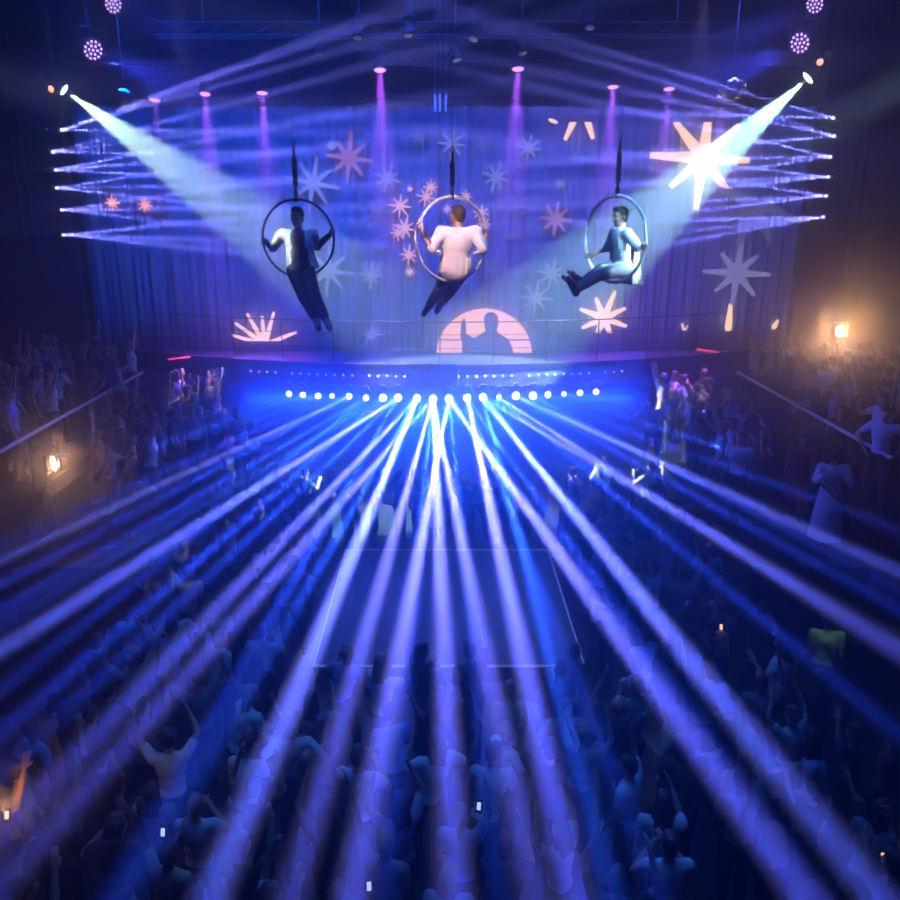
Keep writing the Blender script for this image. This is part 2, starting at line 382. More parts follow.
# source, a point the beam passes, power factor, radius
B = [(398, 0, 650, 1.5, .13), (417, 130, 700, .8, .1), (433, 165, 700, .8, .09), (398, 225, 700, .55, .07), (417, 210, 900, 1.7, .12), (433, 290, 900, .9, .08),
     (449, 355, 880, 1.4, .1), (433, 455, 900, 1.2, .1), (417, 300, 600, .5, .07), (433, 383, 900, .5, .06), (449, 500, 900, .45, .06),
     (289, 0, 475, .6, .1), (303, 0, 500, .6, .1), (303, 0, 478, .4, .07), (318, 0, 525, .6, .1), (332, 0, 545, .5, .1), (349, 0, 560, .8, .1), (349, 0, 585, .7, .08),
     (366, 0, 610, .7, .09), (366, 0, 690, .45, .07), (383, 0, 625, .6, .08), (383, 0, 735, .6, .09), (398, 40, 735, .45, .07),
     (449, 800, 890, 1.7, .13), (483, 880, 900, 1.5, .13), (467, 740, 785, .6, .06), (433, 535, 900, 1.0, .08), (467, 575, 900, 1.3, .11),
     (483, 613, 900, .7, .09), (467, 660, 900, .4, .06), (548, 900, 500, .6, .1), (564, 900, 482, .5, .09), (580, 900, 457, .5, .08), (596, 900, 442, .5, .08), (596, 900, 460, .4, .07),
     (533, 900, 530, .6, .09), (516, 900, 572, 1.2, .12), (516, 900, 610, .5, .08), (499, 900, 655, .8, .09), (499, 900, 735, .45, .07), (483, 890, 640, .8, .1), (533, 900, 590, .5, .08), (564, 900, 510, .4, .08)]
for i, (sx, tx, ty, f, r_) in enumerate(B):
    p = SRC[sx]; t = PZ(tx, ty, 2.9 + .05 * ((i * 7) % 5 - 2)); d = (t - p).normalized()
    side = abs(d.x)
    col = BEAM if i % 4 else (.02, .09, 1.0)
    disk_beam(p + d * .06, d, 33 * f ** .75 * (r_ / .1) ** 1.2, col, r_ * .55, 1.05)
    if f >= .8: disk_beam(p + d * .05, d, 4.6 * f, (.88, .68, 1.0), .015, 1.5)   # added lavender beam that whitens the blue one near the lamp

# added wide blue beams that fill the haze between the lamp beams
for sx, tx, ty in ((366, 130, 720), (417, 340, 900), (449, 500, 900), (499, 640, 900), (533, 800, 720)):
    p = SRC[sx]; d = (PZ(tx, ty, 2.9) - p).normalized(); disk_beam(p + d * .07, d, 17, (.004, .075, 1.0), .09, 26)

# laser banks on both sides
LL = [(62, 130, [(230, 70), (300, 62), (300, 132)]), (53, 152, [(300, 85), (300, 120), (300, 153)]), (56, 170, [(300, 122), (300, 150), (300, 182)]),
      (57, 188, [(300, 150), (300, 184), (300, 215)]), (62, 210, [(300, 176), (300, 207), (300, 236)]), (64, 235, [(300, 212), (300, 243), (300, 259)])]
LR = [(833, 118, [(600, 112), (600, 50)]), (834, 136, [(600, 158), (600, 62), (600, 85)]), (830, 157, [(600, 103), (600, 160), (600, 190)]), (828, 177, [(600, 150), (600, 183), (600, 200)]),
      (826, 196, [(600, 160), (600, 205), (600, 222)]), (823, 217, [(600, 222), (600, 240), (600, 256)])]
for side, lst, word in ((-1, LL, 'left'), (1, LR, 'right')):
    tx = side * 9.95
    tw = empty('lighting_tower', (tx, 20.2, 6.0), 'dark vertical truss tower holding the %s bank of lasers' % word, 'truss', 'laser towers')
    for dx in (-.12, .12):
        bm = ubm(); cone(bm, (dx, .1, 0), .025, (dx, .1, 6.7), .025); part('chord', bm, M['black_metal'], tw)
    bm = ubm()
    for k_ in range(16): cone(bm, (-.12 if k_ % 2 else .12, .1, k_ * .41), .012, (.12 if k_ % 2 else -.12, .1, k_ * .41 + .41), .012)
    part('brace', bm, M['black_metal'], tw)
    for i, (x, y, tg) in enumerate(lst):
        p = PY(x, y, 20.0); d0 = V((-side * 1, -.9, 0)).normalized()
        e = empty('laser_projector', p, 'small laser projector on the %s tower, %s from the top' % (word, ORD[i]), 'laser', 'laser projectors on the side towers')
        mt = d0.to_track_quat('Z', 'Y').to_matrix()
        bm = ubm(); box(bm, -d0 * .15, (.2, .14, .26), mt); bevel(bm, .012); part('housing', bm, M['black_metal'], e)
        bm = ubm(); lathe(bm, [(-.02, .034), (.008, .034), (.012, .02)], mt.to_4x4(), 14); part('aperture', bm, M['laser_lens'], e)
        bm = ubm(); cone(bm, -d0 * .2, .02, V((tx, 20.3, p.z)) - p, .02); part('bracket', bm, M['black_metal'], e)
        for j, (qx, qy) in enumerate(tg):
            t = PY(qx, qy, 13.0); d = (t - p).normalized()
            disk_beam(p + d * .04, d, (1.0, .75, .85)[j % 3] * 6, (.19, .2, 1.0), .02, 1.0)
    # light bar above the top laser
    p = PY(66 if side < 0 else 814, 130 if side < 0 else 118, 20.4)
    e = empty('light_bar', p, 'short horizontal bar of small white lamps at the top of the %s laser tower' % word, 'light bar', 'light bars')
    bm = ubm(); box(bm, (0, 0, 0), (1.0, .1, .09)); bevel(bm, .01); part('housing', bm, M['black_metal'], e)
    for k_ in range(6):
        bm = ubm(); ell(bm, (-.42 + .168 * k_, -.055, 0), (.03, .02, .03), None, 8, 6); part('lamp', bm, M['bulb'], e)

# overhead trusses
def truss(y, z, x0, x1, label):
    e = empty('lighting_truss', (0, y, z), label, 'truss', 'overhead trusses')
    for dy, dz in ((-.15, 0), (.15, 0), (0, .28)):
        bm = ubm(); cone(bm, (x0, dy, dz), .025, (x1, dy, dz), .025); part('chord', bm, M['black_metal'], e)
    bm = ubm(); n_ = int((x1 - x0) / .5)
    for i in range(n_):
        a = x0 + (x1 - x0) * i / n_; b = x0 + (x1 - x0) * (i + 1) / n_
        cone(bm, (a, -.15, 0), .01, (b, 0, .28), .01, 6); cone(bm, (a, .15, 0), .01, (b, 0, .28), .01, 6); cone(bm, (a, -.15, 0), .01, (b, .15, 0), .01, 6)
    part('brace', bm, M['black_metal'], e)
    for x in (x0 + 1, 0, x1 - 1):
        bm = ubm(); cone(bm, (x, 0, .28), .012, (x, 0, 12.79 - z), .012, 6); part('hoist_chain', bm, M['steel'], e)
truss(19.0, 10.95, -6, 6, 'dark overhead truss nearer the dance floor carrying two purple downlights')
truss(21.0, 10.75, -9.2, 9.2, 'long dark overhead truss close above the curtain top')

# purple downlights
DL = [(155, 100, 21.0, .2), (205, 94, 21.0, .8), (262, 93, 21.0, .9), (380, 70, 19.0, 1.0), (518, 69, 19.0, 1.0), (613, 87, 21.0, .8), (669, 89, 21.0, .6), (723, 96, 21.0, .35)]
for i, (x, y, Y, f) in enumerate(DL):
    p = PY(x, y, Y)
    fixture('downlight', p, (0, -.25, -1), .13, .3, 'purple downlight on the overhead truss, %s from the left' % ORD[i], 'stage light', M['purple_lens'], 'purple downlights above the curtain', hangz=(10.95 if Y == 19 else 10.75))
    disk_beam(p + V((0, -.03, -.06)), (0, .22 if Y == 19 else .03, -1), 400 * f, (.42, .1, .95), .05, 24)

# led wash lamps high at both sides
for (x, y, Y, s, lab) in ((93, 50, 17.5, 1, 'purple led wash lamp at upper left above the left followspot'), (113, 4, 16.0, 1, 'purple led wash lamp cut by the top edge on the left'), (800, 43, 17.5, -1, 'purple led wash lamp at upper right above the right followspot'), (815, 4, 16.0, -1, 'purple led wash lamp cut by the top edge on the right')):
    p = PY(x, y, Y); d = V((s * .62, -.6, -.38))
    fixture('led_wash_light', p, d, .2 if y > 20 else .16, .34, lab, 'stage light', M['led'], 'purple led wash lamps', mount_up=.8, dots=True)
    spot(p + d.normalized() * .1, V((s * 1.0, -.25, -.42)), 12000 if y > 20 else 4000, (.05, .06, 1.0), 34, .15, 1.0)

# followspots
fl = PY(64, 90, 19.6); fr = PY(808, 78, 19.6)
tl = PY(296, 254, 19.8); tr = PY(602, 262, 19.85)
fixture('followspot', fl, tl - fl, .13, .55, 'followspot at upper left throwing a pale green beam towards the left hoop', 'stage light', M['cold_lens'], mount_up=1.2)
fixture('followspot', fr, tr - fr, .15, .55, 'followspot at upper right throwing a bright icy blue beam towards the right hoop', 'stage light', M['cold_lens'], mount_up=1.2)
dl = (tl - fl).normalized(); dr = (tr - fr).normalized()
for _ in range(3): spot(fl + dl * .08, dl, 50000, (.55, .9, .55), 20, .02, .3)
for _ in range(4): spot(fr + dr * .08, dr, 60000, (.4, .84, .8), 22, .02, .25)
# small amber lamps beside them
for x, y, lab in ((51, 89, 'small amber lamp beside the left followspot'), (820, 62, 'small amber lamp above the right followspot')):
    fixture('amber_lamp', PY(x, y, 18.8), (-.2, -1, -.3), .07, .16, lab, 'stage light', M['amber_lens'], mount_up=1.0)

# mirror balls
for x, y, lab in ((732, 87, 'mirror ball hanging upper right, left of the icy followspot beam'), (125, 98, 'mirror ball hanging upper left, above the pale green beam')):
    p = PY(x, y, 18.0); e = empty('mirror_ball', p, lab, 'mirror ball', 'mirror balls')
    bm = ubm(); bmesh.ops.create_uvsphere(bm, u_segments=36, v_segments=22, radius=.27); part('ball', bm, M['mirror'], e)
    bm = ubm(); cone(bm, (0, 0, .26), .05, (0, 0, .34), .04); part('motor', bm, M['black_metal'], e)
    bm = ubm(); cone(bm, (0, 0, .34), .01, (0, 0, 12.8 - p.z), .01, 6); part('chain', bm, M['steel'], e)
# unlit cans dotted on the dark rig
for i, (x, y, Y) in enumerate(((357, 37, 17.0), (408, 35, 17.2), (457, 60, 17.6), (473, 39, 17.3), (590, 27, 17.0), (523, 53, 17.4), (318, 53, 17.4))):
    fixture('par_can', PY(x, y, Y), ((i % 3 - 1) * .3, -.6, -1), .1, .28, 'unlit black par can on the dark rig, %s from the left' % ORD[[1, 2, 3, 4, 6, 5, 0][i]], 'stage light', M['mirror'], 'unlit par cans', hangz=12.8)
# centre hoist cables
ho = empty('hoist_cables', PY(440, 100, 20.0), 'bundle of thin rigging cables with pale end fittings hanging at the top centre', 'rigging')
for x in (435, 440, 446):
    q = PY(x, 100, 20.0) - PY(440, 100, 20.0)
    bm = ubm(); cone(bm, q, .012, q + V((0, 0, 12.75 - PY(440, 100, 20).z)), .012, 6); part('cable', bm, M['steel'], ho)
    bm = ubm(); cone(bm, q + V((0, 0, -.25)), .03, q + V((0, 0, .12)), .03); part('end_fitting', bm, M['rail'], ho)

# warm lamps
wr = PY(841, 331, 21.3)
e = empty('blinder_lamp', wr, 'dazzling warm lamp on a stand at the back of the right balcony', 'lamp')
bm = ubm(); box(bm, (0, .1, 0), (.42, .14, .42)); bevel(bm, .02); part('housing', bm, M['black_metal'], e)
bm = ubm(); ell(bm, (0, 0, 0), (.15, .05, .15)); part('bulb', bm, M['warm_lens'], e, True)
bm = ubm(); cone(bm, (0, .12, -.2), .025, (0, .12, 2.55 - wr.z), .025); part('stand', bm, M['black_metal'], e)
def point(p, power, col, rad=.1):
    l = bpy.data.lights.new('point', 'POINT'); l.energy = power; l.color = col; l.shadow_soft_size = rad
    o = bpy.data.objects.new('point_light', l); C.objects.link(o); o.location = p; return o
for _ in range(2): spot(wr + V((0, -.12, 0)), (-.42, -1, .08) , 160, (1, .5, .24), 150, .1, .8)
wl = V((-7.3, 15.5, 2.75)); d_ = ray(53, 463); wl = V((0, 0, H)) + d_ * (-7.22 / d_.x)
e = empty('wall_lamp', wl, 'warm lamp on the face of the left balcony below its rail', 'lamp')
bm = ubm(); ell(bm, (0, 0, 0), (.05, .05, .13)); part('bulb', bm, M['warm_lens'], e, True)
bm = ubm(); box(bm, (-.1, 0, 0), (.06, .16, .34)); bevel(bm, .012); part('backplate', bm, M['black_metal'], e)
bm = ubm(); cone(bm, (-.1, 0, -.2), .03, (0, 0, -.14), .05); part('bracket', bm, M['black_metal'], e)
spot(wl + V((.1, -.08, 0)), (.5, -1, .2), 40, (1, .5, .24), 160, .05, .8)
bm = ubm(); tube(bm, [wl + V((-.12 + .02 * i, -.02 * i * 5, -.18 - .08 * i - .02 * math.sin(i))) for i in range(10)], .012, 6)
link('cable', mesh_of('cable', bm, M['black_metal'], True), None, 'thin cable hanging below the warm lamp on the left balcony', 'cable')

# side balconies and lower terraces
for s, word in ((-1, 'left'), (1, 'right')):
    bm = ubm(); box(bm, (s * 9.7, 16.7, 2.35), (4.6, 11.0, .3)); o = struct('floor_balcony_' + word, bm, M['deck'])
    bm = ubm(); box(bm, (s * 6.35, 17.2, .8), (2.0, 9.0, 1.6)); o = struct('floor_terrace_' + word, bm, M['deck'])
    for i, y in enumerate((12.4, 15.6, 18.8)):
        bm = ubm(); box(bm, (s * 8.2, y, 1.1), (.35, .35, 2.2)); link('pillar', mesh_of('pillar', bm, M['wall']), None, 'dark square pillar under the %s balcony, %s from the front' % (word, ORD[i]), 'pillar', 'balcony pillars', 'structure')
    a = PY(10 if s < 0 else 880, 458 if s < 0 else 448, 12.9); b = PY(151 if s < 0 else 735, 374 if s < 0 else 370, 20.0)
    x_ = s * 7.5; z_ = 3.5
    e = empty('balcony_railing', (x_, 16.4, 2.5), 'pale metal handrail running along the %s balcony edge' % word, 'railing', 'balcony handrails')
    bm = ubm(); cone(bm, (0, -3.5, 1.0), .035, (0, 3.7, 1.0), .035); ell(bm, (0, -3.5, 1.0), (.045,) * 3); ell(bm, (0, 3.7, 1.0), (.045,) * 3); part('handrail', bm, M['rail'], e, True)
    for k_ in range(7):
        y = -3.5 + 1.2 * k_; bm = ubm(); cone(bm, (0, y, 0), .018, (0, y, 1.0), .018); cone(bm, (0, y, 0), .05, (0, y, .015), .05); part('post', bm, M['black_metal'], e)
    for zc in (.35, .68):
        bm = ubm(); cone(bm, (0, -3.5, zc), .006, (0, 3.7, zc), .006, 6); part('wire', bm, M['black_metal'], e)
e = empty('divider_rail', (-9.2, 18.5, 2.5), 'dim metal rail further back on the left balcony', 'railing')
bm = ubm(); cone(bm, (0, -1.6, 1.2), .03, (0, 1.7, 1.2), .03); part('handrail', bm, M['steel'], e)
for y in (-1.5, 0, 1.6):
    bm = ubm(); cone(bm, (0, y, 0), .02, (0, y, 1.2), .02); part('post', bm, M['black_metal'], e)

# red led strips
for (x0, y0, x1, y1, lab) in ((168, 359.5, 190, 357, 'red led strip beside the stage on the left'), (697, 349.5, 718, 352.5, 'red led strip beside the stage on the right'), (0, 365, 12, 366, 'red led strip at the far left edge of the balcony wall')):
    Y = 21.2 if x0 > 20 else 19.5
    a, b = PY(x0, y0, Y), PY(x1, y1, Y); c = (a + b) / 2
    e = empty('led_strip', c, lab, 'light', 'red led strips')
    bm = ubm(); cone(bm, a - c, .022, b - c, .022, 8); part('tube', bm, M['red_led'], e)
    bm = ubm(); cone(bm, a - c + V((0, .05, 0)), .03, b - c + V((0, .05, 0)), .03, 8)
    zb = 3.72 if x0 > 20 else 2.5
    for q in (a, b): cone(bm, q - c + V((0, .05, 0)), .012, V((q.x, q.y + .05, zb - .1)) - c, .012, 6)
    part('bracket', bm, M['black_metal'], e)

# the empty platform in the middle of the dance floor
c0, c1, c2, c3 = PZ(344, 550, .3), PZ(549, 550, .3), PZ(583, 666, .3), PZ(316, 666, .3)
cx, cy = (c0.x + c1.x + c2.x + c3.x) / 4, (c0.y + c2.y) / 2
hx, hy = (c1.x - c0.x + c2.x - c3.x) / 4, (c0.y - c2.y) / 2
pl = empty('dance_platform', (cx, cy, 0), 'low empty square platform with thin lit edges in the middle of the dance floor', 'platform')
bm = ubm(); box(bm, (0, 0, .15), (hx * 2, hy * 2, .3)); part('top', bm, M['platform'], pl)
for dx, dy, sx, sy in ((0, hy, hx * 2 + .05, .025), (0, -hy, hx * 2 + .05, .025), (hx, 0, .025, hy * 2 + .05), (-hx, 0, .025, hy * 2 + .05)):
    bm = ubm(); box(bm, (dx, dy, .3), (sx, sy, .035)); part('edge_trim', bm, M['edge_led'], pl)

# ------------------------------------------------------------------ people
def frame(up, right):
    up = up.normalized(); fwd = up.cross(right).normalized(); rt = fwd.cross(up).normalized()
    return Matrix((rt, fwd, up)).transposed()       # local x right, y forward, z up
def hand_relaxed(bm, wr, d, side_v, palm_n, s=1.0, curl=.5, spread=.25):
    """palm, four unequal bent fingers and a thumb; d points along the hand, side_v towards the thumb"""
    d = d.normalized(); t = (side_v - d * side_v.dot(d)).normalized(); n = d.cross(t) if palm_n is None else (palm_n - d * palm_n.dot(d)).normalized()
    rot = frame(d, t)
    ell(bm, wr + d * .045 * s, (.04 * s, .019 * s, .052 * s), rot)
    for i, L in enumerate((.07, .08, .074, .058)):
        o = (.03 - .02 * i) * s; b = wr + d * .085 * s + t * o; f = (d + t * spread * (.5 - i / 3)).normalized(); r_ = .0095 * s
        c1 = b + f * L * .45 * s; f2 = (f + n * curl).normalized(); c2 = c1 + f2 * L * .33 * s; f3 = (f2 + n * curl).normalized(); c3 = c2 + f3 * L * .27 * s
        limb(bm, b, r_ * 1.1, c1, r_, 8); limb(bm, c1, r_, c2, r_ * .92, 8); limb(bm, c2, r_ * .92, c3, r_ * .8, 8)
    b = wr + d * .02 * s + t * .03 * s; c1 = b + (t * .8 + d * .7).normalized() * .04 * s; c2 = c1 + (d + t * .25 + n * .25).normalized() * .032 * s
    limb(bm, b, .014 * s, c1, .0115 * s, 8); limb(bm, c1, .0115 * s, c2, .009 * s, 8)
def hand_grip(bm, C0, T, wr, rt=.018):
    """fist closed round a bar of direction T at C0"""
    T = T.normalized(); w_ = wr - C0; w_ = (w_ - T * w_.dot(T)).normalized(); n = T.cross(w_)
    def on(a, r_, o): return C0 + T * o + w_ * (r_ * math.cos(a)) + n * (r_ * math.sin(a))
    P = on(-.25, rt + .02, 0); rot = Matrix((T, n, w_)).transposed()
    ell(bm, P + w_ * .012, (.043, .022, .042), rot)
    limb(bm, wr, .026, P + w_ * .02, .027)
    for i, (o, k_) in enumerate(((.031, .95), (.0105, 1.0), (-.0105, .97), (-.031, .88))):
        pts = [on(a * k_, rt + .0105, o) for a in (.45, 1.4, 2.3, 3.2)]
        for j in range(3): limb(bm, pts[j], .0105 - .0008 * j, pts[j + 1], .0097 - .0008 * j, 8)
    pts = [on(a, rt + .012, .028 - .012 * j) for j, a in enumerate((-.6, -1.5, -2.3))]
    limb(bm, pts[0], .0135, pts[1], .012, 8); limb(bm, pts[1], .012, pts[2], .0095, 8)
def head_shapes(bm, c, rot, s=1.0):
    q = lambda x, y, z: c + rot @ V((x * s, y * s, z * s))
    ell(bm, q(0, -.008, .025), (.076 * s, .095 * s, .093 * s), rot, 18, 12)
    ell(bm, q(0, .022, -.04), (.059 * s, .068 * s, .075 * s), rot, 16, 10)
    ell(bm, q(0, .05, -.085), (.034 * s, .033 * s, .027 * s), rot)
    limb(bm, q(0, .09, .012), .008 * s, q(0, .108, -.026), .0135 * s, 8)
    for x in (-1, 1):
        ell(bm, q(.011 * x, .098, -.03), (.009 * s,) * 3, rot, 8, 6)
        ell(bm, q(.078 * x, -.008, -.008), (.011 * s, .02 * s, .032 * s), rot, 10, 8)
        ell(bm, q(.03 * x, .079, .032), (.022 * s, .012 * s, .008 * s), rot, 8, 6)
        ell(bm, q(.045 * x, .058, -.022), (.02 * s, .02 * s, .018 * s), rot, 8, 6)
    ell(bm, q(0, .083, -.056), (.021 * s, .012 * s, .006 * s), rot, 8, 6)
    ell(bm, q(0, .081, -.067), (.018 * s, .012 * s, .007 * s), rot, 8, 6)
def hair_shapes(bm, c, rot, style, s=1.0):
    q = lambda x, y, z: c + rot @ V((x * s, y * s, z * s))
    ell(bm, q(0, -.022, .042), (.084 * s, .096 * s, .093 * s), rot, 18, 12)
    ell(bm, q(0, .035, .098), (.066 * s, .056 * s, .034 * s), rot)
    ell(bm, q(0, -.05, -.02), (.07 * s, .058 * s, .06 * s), rot)
    if style == 'long':
        for x in (-.05, 0, .05): limb(bm, q(x, -.055, .0), .045 * s, q(x * 1.3, -.105, -.22), .032 * s)
        for x in (-1, 1): limb(bm, q(.078 * x, -.02, .04), .024 * s, q(.095 * x, -.035, -.16), .022 * s)
    elif style == 'bun':
        ell(bm, q(0, -.085, .105), (.045 * s, .045 * s, .042 * s), rot)
    elif style == 'ponytail':
        limb(bm, q(0, -.1, .05), .026 * s, q(0, -.15, -.03), .034 * s); limb(bm, q(0, -.15, -.03), .034 * s, q(0, -.14, -.17), .016 * s)
    elif style == 'curly':
        rnd = random.Random(3)
        for i in range(40):
            a = rnd.uniform(0, 6.28); b = rnd.uniform(-.3, 1.4)
            if math.sin(a) > .5 and b < .7: continue
            ell(bm, q(.095 * math.cos(a) * math.cos(b), -.02 + .105 * math.sin(a) * math.cos(b), .04 + .1 * math.sin(b)), (.03 * s,) * 3, rot, 8, 6)
def cap_shapes(bm, c, rot):
    q = lambda x, y, z: c + rot @ V((x, y, z))
    ell(bm, q(0, -.008, .06), (.088, .107, .075), rot, 18, 10)
    ell(bm, q(0, .125, .055), (.068, .07, .01), rot)
def build_human(J, voxel, hands='relaxed', top='shirt', sleeve=.62, bottoms='trousers', hair='short', grip=None, detail=True, shirt_infl=.02, head_s=1.0, waist_taper=.9):
    """J: joints as Vectors. returns dict of meshes"""
    out = {}
    tf = frame(J['neck'] - J['pelvis'], J['sh_r'] - J['sh_l'])
    hf = frame(J['head_up'], J['head_fwd'].cross(J['head_up']))
    pel, nk, hd = J['pelvis'], J['neck'], J['head']
    ax = (nk - pel); chest = pel + ax * .64 + tf @ V((0, .008, 0)); belly = pel + ax * .3
    def torso(bm, e, low=0.0):
        ell(bm, pel + tf @ V((0, -.008, 0)), (.152 + e, .108 + e, .115 + e), tf, 16, 10)
        ell(bm, belly, (.135 + e, .098 + e, .15 + e), tf, 16, 10)
        ell(bm, chest, (.162 + e, .112 + e, .165 + e), tf, 16, 10)
        for s in ('l', 'r'):
            limb(bm, chest + (J['sh_' + s] - chest) * .35 + ax * .06, .075 + e, J['sh_' + s], .053 + e)
    # body
    bm = ubm(); torso(bm, 0)
    limb(bm, nk - ax * .06, .06, hd + hf @ V((0, -.02, -.06)), .05)
    head_shapes(bm, hd, hf, head_s)
    for s, sg in (('l', -1), ('r', 1)):
        sh, el, wr = J['sh_' + s], J['el_' + s], J['wr_' + s]
        limb(bm, sh, .05, sh + (el - sh) * .4, .047); limb(bm, sh + (el - sh) * .4, .047, el, .037)
        limb(bm, el, .037, el + (wr - el) * .3, .04); limb(bm, el + (wr - el) * .3, .04, wr, .025)
        if grip: hand_grip(bm, grip[s][0], grip[s][1], wr)
        else:
            d = (wr - el).normalized(); sv = J.get('thumb_' + s, tf @ V((-sg * .3, 1, 0)))
            hand_relaxed(bm, wr, d, sv, None, 1.0 if detail else 1.15)
        hip, kn, an, toe = J['hip_' + s], J['kn_' + s], J['an_' + s], J['toe_' + s]
        limb(bm, hip, .088, kn, .055); limb(bm, kn, .055, kn + (an - kn) * .3, .056); limb(bm, kn + (an - kn) * .3, .056, an, .036); limb(bm, an, .036, toe, .028)
    out['body'] = fused('body', bm, None, voxel, 4 if detail else 2)
    # top
    bm = ubm(); torso(bm, shirt_infl)
    limb(bm, nk - ax * .1, .07, nk - ax * .02, .062)
    for s in ('l', 'r'):
        sh, el, wr = J['sh_' + s], J['el_' + s], J['wr_' + s]
        if sleeve > 0:
            q = sh + (el - sh) * min(1, sleeve); limb(bm, sh, .062 + shirt_infl * .6, q, .052 + shirt_infl * .5)
            if sleeve > 1: limb(bm, el, .052 + shirt_infl * .4, el + (wr - el) * (sleeve - 1), .04 + shirt_infl * .3)
    if top == 'dress': 
        bm2 = bm; cone(bm2, pel + tf @ V((0, 0, .05)), .16, pel - V((0, 0, .5)), .25, 18)
    if top == 'robe':
        cone(bm, pel + tf @ V((0, 0, .1)), .18, pel - V((0, 0, .85)), .29, 18)
    out['top'] = fused('top', bm, None, max(voxel, .009), 5)
    if bottoms == 'trousers':
        bm = ubm(); e = .018
        ell(bm, pel + tf @ V((0, -.008, -.02)), (.155 + e, .112 + e, .115 + e), tf, 16, 10)
        for s in ('l', 'r'):
            hip, kn, an = J['hip_' + s], J['kn_' + s], J['an_' + s]
            limb(bm, hip, .095 + e * .5, kn, .062 + e * .6); limb(bm, kn, .062 + e * .6, an - (an - kn) * .06, .05 + e * .6)
        out['trousers'] = fused('trousers', bm, None, max(voxel, .009), 4)
    for s in ('l', 'r'):
        bm = ubm()
        an, toe, kn = J['an_' + s], J['toe_' + s], J['kn_' + s]
        dn = (an - kn).normalized(); f = (toe - an); f = (f - dn * f.dot(dn)).normalized()
        limb(bm, an, .05, an + dn * .05 - f * .03, .046); limb(bm, an + dn * .05 - f * .045, .047, an + dn * .055 + f * .17, .038); limb(bm, an, .048, an + dn * .045 + f * .11, .042)
        out['shoe_' + s] = fused('shoe', bm, None, max(voxel, .01), 3)
    bm = ubm()
    if hair == 'cap': hair_shapes(bm, hd - hf @ V((0, 0, .012)), hf, 'short', .97 * head_s)
    else: hair_shapes(bm, hd, hf, hair, head_s)
    out['hair'] = fused('hair', bm, None, max(voxel, .008), 3)
    if hair == 'cap':
        bm = ubm(); cap_shapes(bm, hd, hf); out['cap'] = fused('cap', bm, None, max(voxel, .007), 3)
    out['_tf'] = tf; out['_hf'] = hf
    return out
def eyes(J, hf, parent, s=1.0):
    for x in (-1, 1):
        bm = ubm(); c = J['head'] + hf @ V((.03 * x, .083, .014)) * s
        ell(bm, c, (.014 * s, .007 * s, .008 * s), hf, 10, 8); part('eye', bm, M['white'], parent, True)
        bm = ubm(); ell(bm, c + hf @ V((0, .005, 0)), (.006 * s, .004 * s, .007 * s), hf, 8, 6); part('pupil', bm, M['hair'], parent, True)
        bm = ubm(); ell(bm, J['head'] + hf @ V((.031 * x, .09, .036)) * s, (.02 * s, .006 * s, .005 * s), hf, 8, 6); part('eyebrow', bm, M['hair'], parent, True)
    bm = ubm(); ell(bm, J['head'] + hf @ V((0, .091, -.061)) * s, (.021 * s, .007 * s, .007 * s), hf, 10, 6); part('lips', bm, M['lips'], parent, True)
M['lips'] = mat('lips', (.4, .14, .12), .4)
M['navy'] = mat('navy_cloth', (.03, .04, .09), .85)
M['charcoal'] = mat('charcoal_cloth', (.03, .03, .035), .85)
M['vest_dark'] = mat('dark_waistcoat', (.03, .032, .06), .8)
M['vest_grey'] = mat('slate_waistcoat', (.16, .2, .3), .8)
M['trouser_grey'] = mat('slate_trousers', (.14, .17, .22), .8)
M['shoe'] = mat('black_shoe_leather', (.015, .015, .02), .35)

# --- the three performers in their hoops
HY = 10.5
def Q(px, py, dy=0.0): return PY(px, py, HY + dy)
def hoop(px, py, rpx, ang, m, label, strap_top, strap_lab, cuff=None):
    c = Q(px, py); r_ = rpx / FPX * proj(c)[2]
    e = empty('aerial_hoop', c, label, 'aerial hoop', 'aerial hoops')
    bm = ubm(); torus(bm, (0, 0, 0), r_, .022 if m is M['hoop_white'] else .015, ang); part('ring', bm, m, e, True)
    bm = ubm(); cone(bm, (0, 0, r_ - .03), .026, (0, 0, r_ + .05), .02); ell(bm, (0, 0, r_ + .07), (.03, .03, .035)); part('swivel', bm, M['black_metal'], e)
    top = PY(px, strap_top, HY).z; z0 = c.z + r_ + .09
    s = empty('rigging_strap', (c.x, c.y, z0), strap_lab, 'strap', 'straps above the hoops')
    bm = ubm(); L = top - z0
    box(bm, (0, 0, L * .42), (.06, .035, L * .62)); bevel(bm, .01); part('sleeve', bm, M['strap'], s)
    bm = ubm(); cone(bm, (0, 0, 0), .014, (0, 0, L * .14), .02); cone(bm, (0, 0, L * .7), .02, (0, 0, L), .012); part('webbing', bm, M['strap'], s)
    bm = ubm(); cone(bm, (0, 0, L), .005, (0, 0, 12.79 - z0), .005, 6); part('cable', bm, M['steel'], s)
    bm = ubm(); torus(bm, (0, 0, L + .03), .03, .008, .5, 16, 6); part('shackle', bm, M['steel'], s)
    ex = V((math.cos(ang), math.sin(ang), 0))
    def at(t):
        return c + (ex * math.cos(t) + V((0, 0, 1)) * math.sin(t)) * r_, (-ex * math.sin(t) + V((0, 0, 1)) * math.cos(t))
    return c, r_, at
def nearest(at, p):
    best = min(range(720), key=lambda i: (at(i * math.pi / 360)[0] - p).length_squared if p.y > -50 else 0)
    return at(best * math.pi / 360)
def at_px(at, px, py):
    best = min(range(720), key=lambda i: (V(proj(at(i * math.pi / 360)[0])[:2]) - V((px, py))).length)
    return at(best * math.pi / 360)
